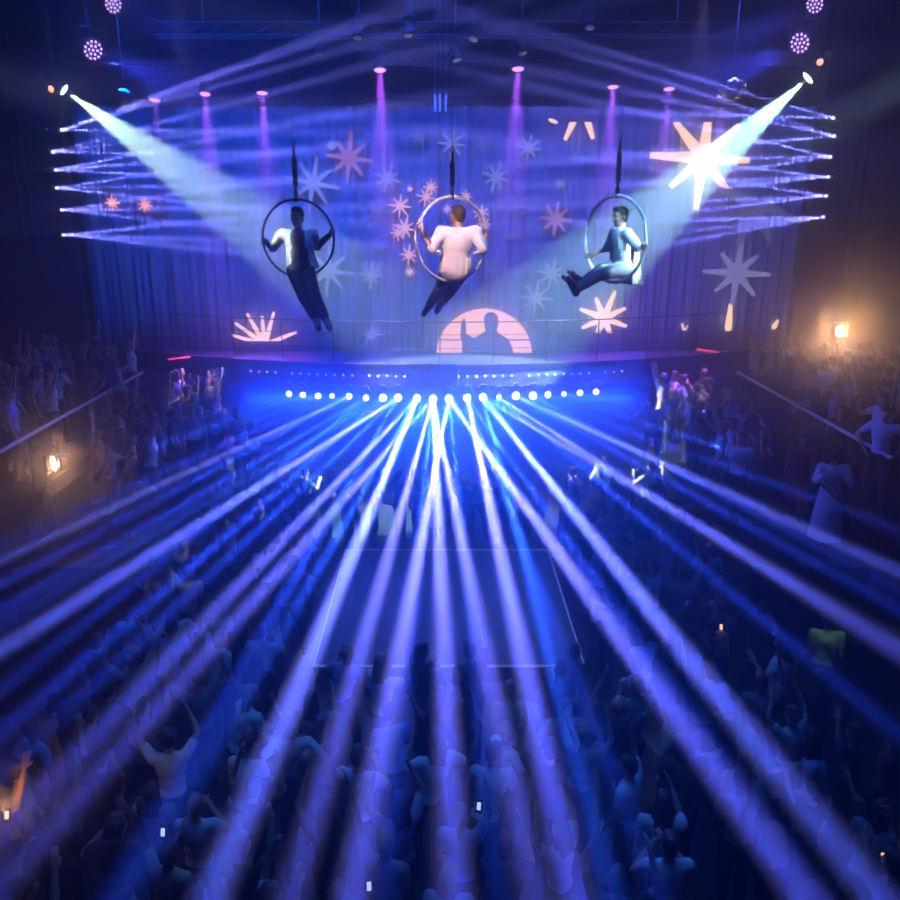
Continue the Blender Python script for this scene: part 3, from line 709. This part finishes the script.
def performer(J, grip, label, tops, m, **kw):
    o = build_human(J, .0065, grip=grip, **kw)
    b = link('person', o['body'], None, label, 'person'); b.data.materials.append(M['skin'])
    for nm, key, mm in (('hair', 'hair', m['hair']), ('shirt', 'top', m['top']), ('trousers', 'trousers', m['trousers']), ('shoe', 'shoe_l', M['shoe']), ('shoe', 'shoe_r', M['shoe'])):
        o[key].materials.append(mm); link(nm, o[key], b)
    eyes(J, o['_hf'], b)
    return b, o
# left hoop: facing the camera
c1, r1, a1 = hoop(298, 238.5, 37.5, R(-11), M['hoop_dark'], 'dark aerial hoop at the left carrying a front-facing performer', 146, 'black rigging strap holding the left hoop')
gl, gr = at_px(a1, 262, 242.5), at_px(a1, 332, 232)
J = dict(pelvis=Q(301.5, 268, -.02), neck=Q(298, 229, .03), head=Q(297, 217.5, .0), sh_l=Q(312.5, 234.5, .03), sh_r=Q(282.5, 234.5, .03),
         el_l=Q(317.5, 246, .17), el_r=Q(273, 247.5, .17), hip_l=Q(307, 271, -.03), hip_r=Q(294.5, 271, -.03),
         kn_l=Q(315, 296, -.33), kn_r=Q(303.5, 297, -.33), an_l=Q(325, 318, -.13), an_r=Q(315, 317.5, -.15), toe_l=Q(328, 325, -.27), toe_r=Q(316.5, 325, -.29))
J['wr_l'] = gr[0] + (J['el_l'] - gr[0]).normalized() * .085; J['wr_r'] = gl[0] + (J['el_r'] - gl[0]).normalized() * .085
J['head_up'] = V((.02, 0, 1)); J['head_fwd'] = V((-.25, -1, -.12))
P1, o1 = performer(J, {'l': gr, 'r': gl}, 'person in dark waistcoat over open white shirt sitting in the left hoop facing forward', 'shirt',
                   dict(hair=M['hair'], top=M['white'], trousers=M['charcoal']), sleeve=1.15, shirt_infl=.018)
tf = o1['_tf']; pel, ax = J['pelvis'], J['neck'] - J['pelvis']
bm = ubm(); ell(bm, pel + ax * .68 + tf @ V((0, .055, 0)), (.115, .105, .17), tf); ell(bm, pel + ax * .35 + tf @ V((0, .06, 0)), (.115, .1, .17), tf); ell(bm, pel + ax * .05 + tf @ V((0, .05, 0)), (.13, .1, .12), tf)
link('waistcoat', fused('waistcoat', bm, M['vest_dark'], .009, 4), P1)
for x, l in ((.16, .62), (-.15, .5)):
    bm = ubm()
    for k_ in range(4): limb(bm, pel + ax * (.5 - .05 * k_) + tf @ V((x * .95, -.04 - .02 * k_, 0)), .028, pel + ax * (.5 - l) + tf @ V((x * (1.12 + .04 * k_), -.05 - .025 * k_, 0)), .022)
    link('shirt_tail', fused('shirt_tail', bm, M['white'], .009, 4), P1)
bm = ubm()
for s, g in (('l', gr), ('r', gl)):
    bm = ubm(); limb(bm, J['el_' + s] + (J['wr_' + s] - J['el_' + s]) * .15, .047, J['wr_' + s], .034); link('arm_sleeve', fused('arm_sleeve', bm, M['charcoal'], .009, 3), P1)
# middle hoop: back to the camera
c2, r2, a2 = hoop(452, 239.5, 40.5, R(29), M['hoop_white'], 'white aerial hoop in the middle carrying a performer seen from behind', 152, 'black rigging strap holding the middle hoop')
gl, gr = at_px(a2, 421.5, 226), at_px(a2, 482.5, 232)
J = dict(pelvis=Q(454.5, 270, -.02), neck=Q(458.5, 228.5, -.05), head=Q(457.5, 216, -.02), sh_l=Q(442, 232.5, -.04), sh_r=Q(475.5, 232.5, -.04),
         el_l=Q(432, 248.5, -.2), el_r=Q(483.5, 249, -.2), hip_l=Q(447, 274, .03), hip_r=Q(460, 274, .03),
         kn_l=Q(441, 286, .38), kn_r=Q(454, 287, .38), an_l=Q(429, 306, .18), an_r=Q(442, 302, .2), toe_l=Q(425, 312, .3), toe_r=Q(438, 310, .32))
J['wr_l'] = gl[0] + (J['el_l'] - gl[0]).normalized() * .085; J['wr_r'] = gr[0] + (J['el_r'] - gr[0]).normalized() * .085
J['head_up'] = V((.04, 0, 1)); J['head_fwd'] = V((-.75, .8, -.12))
P2, o2 = performer(J, {'l': gl, 'r': gr}, 'person in loose white shirt and dark trousers sitting in the middle hoop, back turned', 'shirt',
                   dict(hair=M['hair_brown'], top=M['white'], trousers=M['charcoal']), sleeve=.95, shirt_infl=.04)
tf = o2['_tf']; pel, ax = J['pelvis'], J['neck'] - J['pelvis']
bm = ubm()
for i in range(7):
    a = R(190 + 27 * i); d = tf @ V((math.cos(a) * .17, math.sin(a) * .13, 0))
    limb(bm, pel + ax * .3 + d, .03, pel - ax * .05 + d * 1.12, .022)
for s, x in (('l', -1), ('r', 1)): limb(bm, J['el_' + s] + V((0, .02, -.02)), .05, J['el_' + s] + V((-.1 * x, .02, -.05)), .03)
link('shirt_hem', fused('shirt_hem', bm, M['white'], .009, 4), P2)
bm = ubm(); 
for s in ('l',): limb(bm, J['wr_l'] + (J['el_l'] - J['wr_l']) * .12, .032, J['wr_l'] + (J['el_l'] - J['wr_l']) * .3, .035)
link('wristband', fused('wristband', bm, M['charcoal'], .008, 2), P2)
bm = ubm(); cp = [c2 + V((-.02 + .05 * math.sin(t * .5) + .1, 0, -r2 - .02 - .24 * math.sin(t / 10 * math.pi))) + V((.018 * t, 0, 0)) for t in range(11)]
tube(bm, cp, .004, 6); link('cord', mesh_of('cord', bm, M['rail'], True), None, 'thin pale cord looping below the middle hoop', 'cord')
# right hoop: side on, facing left
c3, r3, a3 = hoop(614.5, 239.5, 42, R(-57), M['hoop_white'], 'white aerial hoop at the right carrying a performer seen side on', 140, 'black rigging strap holding the right hoop')
gl, gr = at_px(a3, 643.5, 247), at_px(a3, 590, 256)
J = dict(pelvis=Q(622, 267, -.03), neck=Q(621, 228.5, 0), head=Q(620, 217, 0), sh_l=Q(628, 234, -.19), sh_r=Q(614.5, 233, .17),
         el_l=Q(637.5, 247, -.36), el_r=Q(608.5, 247, .3), hip_l=Q(621.5, 269, -.13), hip_r=Q(619, 266, .06),
         kn_l=Q(600, 275, -.28), kn_r=Q(601, 269, -.1), an_l=Q(578, 288, -.28), an_r=Q(583, 282, -.12), toe_l=Q(563, 277, -.3), toe_r=Q(569, 272, -.14))
J['wr_l'] = gl[0] + (J['el_l'] - gl[0]).normalized() * .085; J['wr_r'] = gr[0] + (J['el_r'] - gr[0]).normalized() * .085
J['head_up'] = V((-.08, 0, 1)); J['head_fwd'] = V((-1, -.32, -.1))
P3, o3 = performer(J, {'l': gl, 'r': gr}, 'person in slate waistcoat and long white shirt tails sitting side on in the right hoop', 'shirt',
                   dict(hair=M['hair'], top=M['white'], trousers=M['trouser_grey']), sleeve=1.3, shirt_infl=.02)
tf = o3['_tf']; pel, ax = J['pelvis'], J['neck'] - J['pelvis']
bm = ubm(); ell(bm, pel + ax * .66 + tf @ V((0, .05, 0)), (.15, .1, .17), tf); ell(bm, pel + ax * .35 + tf @ V((0, .055, 0)), (.142, .088, .17), tf); ell(bm, pel + ax * .08 + tf @ V((0, .05, 0)), (.15, .095, .1), tf)
link('waistcoat', fused('waistcoat', bm, M['vest_grey'], .009, 4), P3)
bm = ubm()
for i in range(9):
    x = -.15 + .3 * i / 8
    for y0, y1 in ((-.1, -.11), (-.11, -.15), (-.12, -.195), (-.13, -.24)):
        p = pel + ax * .42 + tf @ V((x * .9, y0, 0)); q = V(p) + tf @ V((0, y1 - y0, 0)); q.z = pel.z - .2; limb(bm, p, .03, q, .022)
link('shirt_tails', fused('shirt_tails', bm, M['white'], .009, 3), P3)

# --- the crowd
def standing(el_l, wr_l, el_r, wr_r, lean=(0, 0), look=(0, 1, -.05), stance=.1, step=0.0, hipx=0.0, up=(0, 0, 1), twist=0.0):
    lx, ly = lean; a = twist
    sh = lambda s: V((s * .185 * math.cos(a) + lx, s * .185 * math.sin(a) + ly, 1.42))
    J = dict(pelvis=V((hipx, 0, .95)), neck=V((lx, ly, 1.485)), head=V((lx * 1.15, ly * 1.2 + .02, 1.635)), sh_l=sh(-1), sh_r=sh(1))
    J['el_l'], J['wr_l'], J['el_r'], J['wr_r'] = J['sh_l'] + V(el_l), J['sh_l'] + V(wr_l), J['sh_r'] + V(el_r), J['sh_r'] + V(wr_r)
    for s, k_ in (('l', -1), ('r', 1)):
        J['hip_' + s] = V((hipx + .09 * k_, 0, .92)); J['kn_' + s] = V((hipx * .5 + k_ * (stance * .9), .05 + step * k_ * .5, .5))
        J['an_' + s] = V((k_ * stance, step * k_, .1)); J['toe_' + s] = V((k_ * (stance + .04), step * k_ + .13, .03))
    J['head_up'] = V(up); J['head_fwd'] = V(look)
    return J
D = (.0, -.02, -.29)
POSES = {
 'arms down': standing((-.04, -.03, -.28), (-.06, .05, -.52), (.04, -.03, -.28), (.06, .05, -.52)),
 'one arm raised': standing((-.05, .0, -.28), (-.03, .14, -.48), (.1, .1, .24), (.06, .16, .48), lean=(-.02, .02)),
 'both arms raised': standing((-.14, .1, .22), (-.06, .16, .46), (.14, .1, .22), (.05, .18, .45), look=(0, 1, .15)),
 'hands clapping': standing((-.1, .14, -.2), (.12, .34, -.06), (.1, .14, -.2), (-.11, .34, -.05), step=.05),
 'holding a phone up': standing((-.05, -.02, -.28), (.02, .18, -.42), (.04, .25, -.1), (-.06, .4, .12), lean=(0, .02)),
 'dancing with bent arms': standing((-.22, .05, -.16), (-.12, .26, -.04), (.2, .1, -.18), (.3, .27, .02), lean=(.05, .04), hipx=-.05, stance=.17, step=.08, twist=.25),
 'hands on hips': standing((-.22, -.06, -.2), (-.07, .02, -.42), (.22, -.06, -.2), (.07, .02, -.42), stance=.14),
 'left arm up': standing((-.12, .08, .24), (-.16, .12, .49), (.05, -.03, -.28), (.07, .06, -.52), lean=(.03, .0), look=(-.3, 1, .1)),
 'leaning in': standing((-.06, .05, -.28), (-.02, .24, -.4), (.06, .06, -.28), (.02, .26, -.38), lean=(.06, .13), look=(.7, .7, -.15)),
}
HAIRS = {'arms down': ['short', 'long', 'cap'], 'one arm raised': ['short', 'ponytail'], 'both arms raised': ['curly', 'long', 'short'], 'hands clapping': ['bun', 'short'],
         'holding a phone up': ['short', 'long'], 'dancing with bent arms': ['ponytail', 'long', 'curly'], 'hands on hips': ['short', 'bun'], 'left arm up': ['cap', 'short'], 'leaning in': ['long', 'short']}
HNAME = {'short': 'short hair', 'long': 'long hair', 'cap': 'a cap', 'ponytail': 'a ponytail', 'curly': 'curly hair', 'bun': 'a bun'}
PEOPLE = {}
for pn, J in POSES.items():
    first = None
    for hs in HAIRS[pn]:
        if first is None:
            o = first = build_human(J, .016, hair=hs, detail=False, sleeve=.55)
            for k_, mm in (('body', M['skin']), ('top', M['white']), ('trousers', M['charcoal']), ('shoe_l', M['shoe']), ('shoe_r', M['shoe']), ('hair', M['hair'])): o[k_].materials.append(mm)
            if 'cap' in o: o['cap'].materials.append(M['charcoal'])
        else:
            o = dict(first); o.pop('cap', None)
            bm = ubm(); hd = J['head'] - (first['_hf'] @ V((0, 0, .012)) if hs == 'cap' else V())
            hair_shapes(bm, hd, first['_hf'], 'short' if hs == 'cap' else hs, .97 if hs == 'cap' else 1.0); o['hair'] = fused('hair', bm, M['hair'], .014, 2)
            if hs == 'cap':
                bm = ubm(); cap_shapes(bm, J['head'], first['_hf']); o['cap'] = fused('cap', bm, M['charcoal'], .012, 2)
        PEOPLE[(pn, hs)] = o
TOPS = {'white': (.75, .75, .75), 'black': (.02, .02, .022), 'grey': (.28, .28, .3), 'navy': (.03, .045, .11), 'beige': (.5, .4, .3), 'pale blue': (.35, .45, .65), 'brown': (.13, .07, .045), 'lilac': (.45, .33, .55)}
TM = {k_: mat('top_' + k_.replace(' ', '_'), c_, .85, var=.1) for k_, c_ in TOPS.items()}
PEOPLE_USED = set(); placed = []
def put(x, y, z, rot, key, tcol, label, group=None, skin=None, hairm=None, s=1.0, tmat=None, bottoms=None):
    o = PEOPLE[key]
    b = link('person', o['body'], None, label, 'person', group, mt=skin or M['skin'])
    b.location = (x, y, z); b.rotation_euler = (0, 0, rot); b.scale = (s, s, s)
    link('top', o['top'], b, mt=tmat or TM[tcol]); 
    if 'trousers' in o: link('trousers', o['trousers'], b, mt=bottoms)
    link('shoe', o['shoe_l'], b); link('shoe', o['shoe_r'], b); link('hair', o['hair'], b, mt=hairm or M['hair'])
    if 'cap' in o: link('cap', o['cap'], b)
    placed.append((x, y, z)); return b
# special guests, placed first
def upright(px, py, zf, hh=1.62):
    """floor point under a head seen at px, py"""
    p = PZ(px, py, zf + hh); return p.x, p.y
spec_robe = build_human(standing((-.1, .12, -.22), (.06, .26, -.12), (.1, .14, -.2), (-.04, .28, -.02), look=(-.4, -.8, -.1), lean=(.02, .03)), .014, hair='short', detail=False, sleeve=1.7, top='robe', bottoms=None, shirt_infl=.035)
for k_, mm in (('body', M['skin']), ('top', M['white']), ('shoe_l', M['shoe']), ('shoe_r', M['shoe']), ('hair', M['hair'])): spec_robe[k_].materials.append(mm)
PEOPLE[('robe', 'short')] = spec_robe
spec_red = build_human(POSES['arms down'], .016, hair='long', detail=False, sleeve=0, top='dress', bottoms=None)
for k_, mm in (('body', M['skin']), ('top', M['white']), ('shoe_l', M['shoe']), ('shoe_r', M['shoe']), ('hair', M['hair'])): spec_red[k_].materials.append(mm)
PEOPLE[('dress', 'long')] = spec_red
M['red_cloth'] = mat('red_cloth', (.6, .03, .04), .8); M['green_cloth'] = mat('green_cloth', (.25, .5, .12), .8); M['lime'] = mat('pale_lime_cloth', (.6, .85, .45), .8)
rb = put(7.02, 13.75, 1.6, 2.9, ('robe', 'short'), 'white', 'person in long white robe with a dark sash standing on the right terrace', s=1.02)
bm = ubm()
for t in range(9):
    a0, a1_ = R(20 + 20 * t), R(40 + 20 * t)
    f = lambda a: V((.245 * math.cos(a), .03 + .2 * math.sin(a), .98 + .2 * math.cos(a)))
    cone(bm, f(a0), .022, f(a1_), .022, 8)
link('sash', mesh_of('sash', bm, M['charcoal'], True), rb)
x, y = upright(809, 440, 1.6); put(min(x, 6.95), y, 1.6, 2.6, ('dress', 'long'), 'white', 'person in a red dress on the right terrace behind the white robed one', tmat=M['red_cloth'])
def seated_spec(px, py, zf, rot, key, col, lab, **kw):
    x, y = upright(px, py, zf); return put(x, y, zf, rot, key, col, lab, **kw)
seated_spec(214, 405, 1.6, 2.9, ('hands clapping', 'bun'), 'white', 'person in white clapping on the left terrace, nearest the stage lamps')
seated_spec(192, 410, 1.6, 3.4, ('arms down', 'short'), 'white', 'person in white standing second from the table on the left terrace')
seated_spec(156, 408, 1.6, 2.4, ('leaning in', 'long'), 'lilac', 'person in lilac leaning in beside the table on the left terrace')
seated_spec(238, 412, 1.6, 3.8, ('dancing with bent arms', 'ponytail'), 'white', 'person in white dancing at the terrace edge on the left')
seated_spec(653, 403, 1.6, 2.8, ('dancing with bent arms', 'long'), 'white', 'person in white dancing at the right terrace edge, nearest the stage')
seated_spec(698, 405, 1.6, 3.5, ('leaning in', 'short'), 'lilac', 'person in lilac leaning forward on the right terrace')
seated_spec(738, 407, 1.6, 2.6, ('both arms raised', 'short'), 'pale blue', 'person in pale blue with raised arms at the back of the right terrace')
seated_spec(886, 415, 2.5, 2.5, ('hands on hips', 'bun'), 'white', 'person in white top at the front of the right balcony rail')
x, y = upright(605, 462, 0); put(x, y, 0, .3, ('hands clapping', 'short'), 'white', 'person in pale lime shirt among dancers right of the stage beams', tmat=M['lime'])
x, y = upright(829, 622, 0); put(x, y, 0, -.2, ('arms down', 'cap'), 'white', 'person in green shirt standing in the dark crowd on the right', tmat=M['green_cloth'])
x, y = upright(14, 780, 0); put(x, y, 0, -1.3, ('one arm raised', 'short'), 'white', 'person in beige top lit warm with one bare arm raised at the left edge', tmat=TM['beige'])
x, y = upright(168, 742, 0); put(x, y, 0, .2, ('both arms raised', 'curly'), 'white', 'person with a white shirt back and both arms up in the left foreground', tmat=TM['white'])
x, y = upright(118, 362, 2.5); put(x, y, 2.5, 2.6, ('leaning in', 'long'), 'lilac', 'person in lilac leaning over the far end of the left balcony rail')
SPEC = len(placed)
TABLES = [(PZ(px, py, 2.6).x, PZ(px, py, 2.6).y - .6) for px, py in ((160, 447), (251, 443))]
rnd = random.Random(21)
def attempt(zone, n, xr, yr, z, dmin, ok, face, cap_px=None):
    got = 0; tries = 0
    while got < n and tries < 20000:
        tries += 1
        x = rnd.uniform(*xr); y = rnd.uniform(*yr)
        if not ok(x, y): continue
        u, v, cz = proj(V((x, y, z + 1.6)))
        if not (-8 < u < 908 and v < 912): continue
        if z == 1.6 and any(abs(x - a) < .85 and abs(y - b) < .62 for a, b in TABLES): continue
        if 20 < u < 90 and 395 < v < 475 and z == 1.6: continue
        if any((x - a) ** 2 + (y - b) ** 2 < dmin ** 2 and abs(c_ - z) < .5 for a, b, c_ in placed): continue
        for _ in range(200):
            key = rnd.choice(list(CK)); tc = rnd.choice(WT)
            zn = zone(x, y) if callable(zone) else zone
            if (key, tc, zn) not in PEOPLE_USED: break
        PEOPLE_USED.add((key, tc, zn))
        pn, hs = key
        lab = 'person in %s top with %s, %s, %s' % (tc, HNAME[hs], pn, zn)
        put(x, y, z, face(x, y) + rnd.gauss(0, .45), key, tc, lab, 'crowd ' + zn, skin=rnd.choice([M['skin'], M['skin'], M['skin_dark']]),
            hairm=rnd.choice([M['hair'], M['hair'], M['hair_brown'], M['hair_brown'], M['hair_fair']]), s=rnd.uniform(.93, 1.06))
        got += 1
    return got
CK = [k_ for k_ in PEOPLE if k_[0] in POSES]
WT = ['white', 'white', 'black', 'black', 'grey', 'navy', 'beige', 'pale blue', 'brown', 'lilac']
px0, px1, py0, py1 = cx - hx - .35, cx + hx + .35, cy - hy - .35, cy + hy + .35
def zone_floor(x, y):
    if y > py1: return 'between stage and platform'
    if y < py0: return 'in the foreground left' if x < -1.3 else ('in the foreground right' if x > 1.6 else 'in the foreground centre')
    return 'left of the platform' if x < cx else 'right of the platform'
def ok_floor(x, y): return not (px0 < x < px1 and 9.9 < y < py1)
tostage = lambda x, y: math.atan2(-(0 - x), 19 - y) * .6
N1 = attempt(zone_floor, 165, (-5.0, 5.0), (5.4, 18.1), 0, .58, ok_floor, tostage)
N2 = attempt('on the left terrace', 24, (-7.1, -5.6), (13.4, 21.2), 1.6, .5, lambda x, y: True, lambda x, y: -1.2)
N3 = attempt('on the right terrace', 24, (5.6, 7.0), (14.6, 21.2), 1.6, .5, lambda x, y: True, lambda x, y: 1.2)
N4 = attempt('on the left balcony', 28, (-10.9, -7.8), (14.2, 21.1), 2.5, .5, lambda x, y: abs(x + 9.2) > .3, lambda x, y: -1.0)
N5 = attempt('on the right balcony', 40, (7.8, 11.6), (13.6, 20.8), 2.5, .5, lambda x, y: True, lambda x, y: 1.0)
print('CROWD', N1, N2, N3, N4, N5)

# tables, bottles and phones
def table(px, py, Y, zf, lab):
    x, y = PZ(px, py, zf + 1.0).x, PZ(px, py, zf + 1.0).y - .6
    e = empty('bar_table', (x, y, zf), lab, 'table', 'tall tables on the terraces')
    bm = ubm(); box(bm, (0, 0, 1.0), (1.1, .6, .05)); bevel(bm, .01); part('tabletop', bm, M['black_metal'], e)
    bm = ubm(); cone(bm, (0, 0, .04), .04, (0, 0, .98), .04); part('column', bm, M['black_metal'], e)
    bm = ubm(); cone(bm, (0, 0, 0), .28, (0, 0, .04), .22, 20); part('base', bm, M['black_metal'], e)
    return e
def clear(x, y, z, d=.55):
    return all((x - a) ** 2 + (y - b) ** 2 > d * d or abs(c_ - z) > .5 for a, b, c_ in placed)
M['gold_glass'] = mat('gold_bottle_glass', (.8, .5, .15), .15, .3); M['clear_glass'] = mat('pale_bottle_glass', (.6, .7, .8), .1)
def bottle(x, y, z, m, lab, grp):
    e = empty('bottle', (x, y, z), lab, 'bottle', grp)
    bm = ubm(); lathe(bm, [(0, .04), (.02, .045), (.18, .045), (.23, .018), (.3, .016)], Matrix(), 12); part('glass', bm, m, e, True)
    bm = ubm(); cone(bm, (0, 0, .29), .018, (0, 0, .33), .018); part('cap', bm, M['black_metal'], e)
t1 = table(160, 447, 0, 1.6, 'tall dark table beside the lilac leaning person on the left terrace')
t2 = table(251, 443, 0, 1.6, 'tall dark table at the inner edge of the left terrace')
for t, wd in ((t1, 'outer'), (t2, 'inner')):
    for i, dx in enumerate((-.3, .02, .31)):
        bottle(t.location.x + dx, t.location.y + (.1 if i % 2 else -.08), t.location.z + 1.026, M['clear_glass'], '%s bottle on the %s table of the left terrace' % (('left', 'middle', 'right')[i], wd), 'bottles on terrace tables')
e = empty('rail_shelf', (7.75, 15.2, 2.5), 'small dark ledge table behind the right balcony rail', 'table')
bm = ubm(); box(bm, (0, 0, 1.0), (.35, .5, .04)); part('tabletop', bm, M['black_metal'], e); bm = ubm(); cone(bm, (0, 0, 0), .12, (0, 0, .98), .03); part('column', bm, M['black_metal'], e)
bottle(7.72, 15.2, 3.522, M['gold_glass'], 'gold bottle standing on the ledge at the right balcony rail', None)
def phone(px, py, z, m, lab):
    p = PZ(px, py, z); e = empty('phone', p, lab, 'phone')
    bm = ubm(); box(bm, (0, 0, 0), (.07, .01, .14)); bevel(bm, .003); part('case', bm, M['black_metal'], e)
    bm = ubm(); box(bm, (0, -.006, 0), (.04, .003, .08)); part('screen', bm, m, e)
    e.rotation_euler = (-.35, 0, rnd.uniform(-.3, .3))
for px, py, z, mm, lab in ((163, 832, 1.5, 'phone', 'lit phone in the dark crowd at lower left'), (721, 627, 1.75, 'warm_phone', 'warm glowing phone held up in the crowd on the right'), (369, 886, 1.4, 'phone', 'lit phone at the bottom edge in the centre foreground'),
                           (507, 874, 1.4, 'warm_phone', 'warm lit phone in the foreground right of centre'), (883, 857, 1.5, 'warm_phone', 'tiny warm lit phone at lower right'), (479, 806, 1.5, 'phone', 'lit phone in the foreground crowd just right of the centre beam'),
                           (7, 815, 1.45, 'warm_phone', 'warm phone light by the raised bare arm at the left edge')):
    phone(px, py, z, M[mm], lab)
# unseen spots added to brighten the performers, then the phone's warm light
def lit(src, tgt, power, col, deg): spot(src, V(tgt) - V(src), power, col, deg, .1, .8)
lit(V((-7.5, 9.6, 10.5)), c1 + V((-.2, 0, -.05)), 9000, (.75, .85, .9), 5)
lit(V((7.5, 8.8, 10.5)), c3 + V((.2, 0, -.15)), 24000, (.6, .9, 1), 8)
lit(V((-1.5, 3.5, 12.4)), c2, 10000, (1, .62, .52), 8)
lit(V((3.5, 3.5, 12.3)), c3, 12000, (.28, .68, 1), 7)
pw = PZ(7, 815, 1.45); point(pw + V((.1, -.15, .25)), 3.5, (1, .45, .18), .04)


# ------------------------------------------------------------------ room light from unseen sources
wash(V((0, 19.55, 2.98)), (0, -1, -.15), 400, (.004, .045, 1.0), 9.5, .12, 150)  # added strip without a fixture, for blue glow along the lamp row
lit(V((4.6, 16, 11.5)), V((6.1, 19.2, 2.8)), 9500, (.75, .6, 1), 13)
lit(V((-4.6, 16, 11.5)), V((-5.9, 19.5, 2.8)), 9500, (.75, .65, 1), 13)
for q_, zf in (((829, 640), 1.3), ((605, 478), 1.3)):
    t_ = PZ(*q_, zf); lit(V((t_.x * .8, t_.y - 3.5, 12)), t_, 1300, (.9, 1, .8), 4)  # unseen spots added to brighten the green and lime shirts
t_ = PZ(172, 775, 1.35); lit(V((-1.0, 3.0, 11.5)), t_, 500, (.6, .75, 1), 7)  # unseen spot added for the guest in the left foreground
wash((-4, 16.5, 12.2), (0.05, 1, -.95), 850, (0, .08, 1.0), 8, .8, 90)
wash((3.5, 16.5, 12.2), (0.05, 1, -.95), 460, (.055, .075, 1.0), 9, .8, 90)
wash((0, 8.5, 12.5), (0, -.05, -1), 60, (.07, .33, 1.0), 7, 3, 70)  # added overhead fill for the foreground crowd, no fixture
wash((0, 9, 12.3), (0, .1, -1), 330, (0, .08, 1.0), 14, 8, 120)  # added overhead blue fill for the haze, no fixture
w.cycles.volume_sampling = 'EQUIANGULAR'
sc.view_settings.view_transform = 'Standard'; sc.view_settings.look = 'None'
sc.view_settings.gamma = 1; sc.view_settings.exposure = 0; sc.view_settings.use_curve_mapping = False
cy_ = sc.cycles
cy_.use_denoising = True; cy_.use_adaptive_sampling = False; cy_.use_light_tree = False; cy_.max_bounces = 2; cy_.diffuse_bounces = 2; cy_.glossy_bounces = 1; cy_.transmission_bounces = 0; cy_.volume_bounces = 0
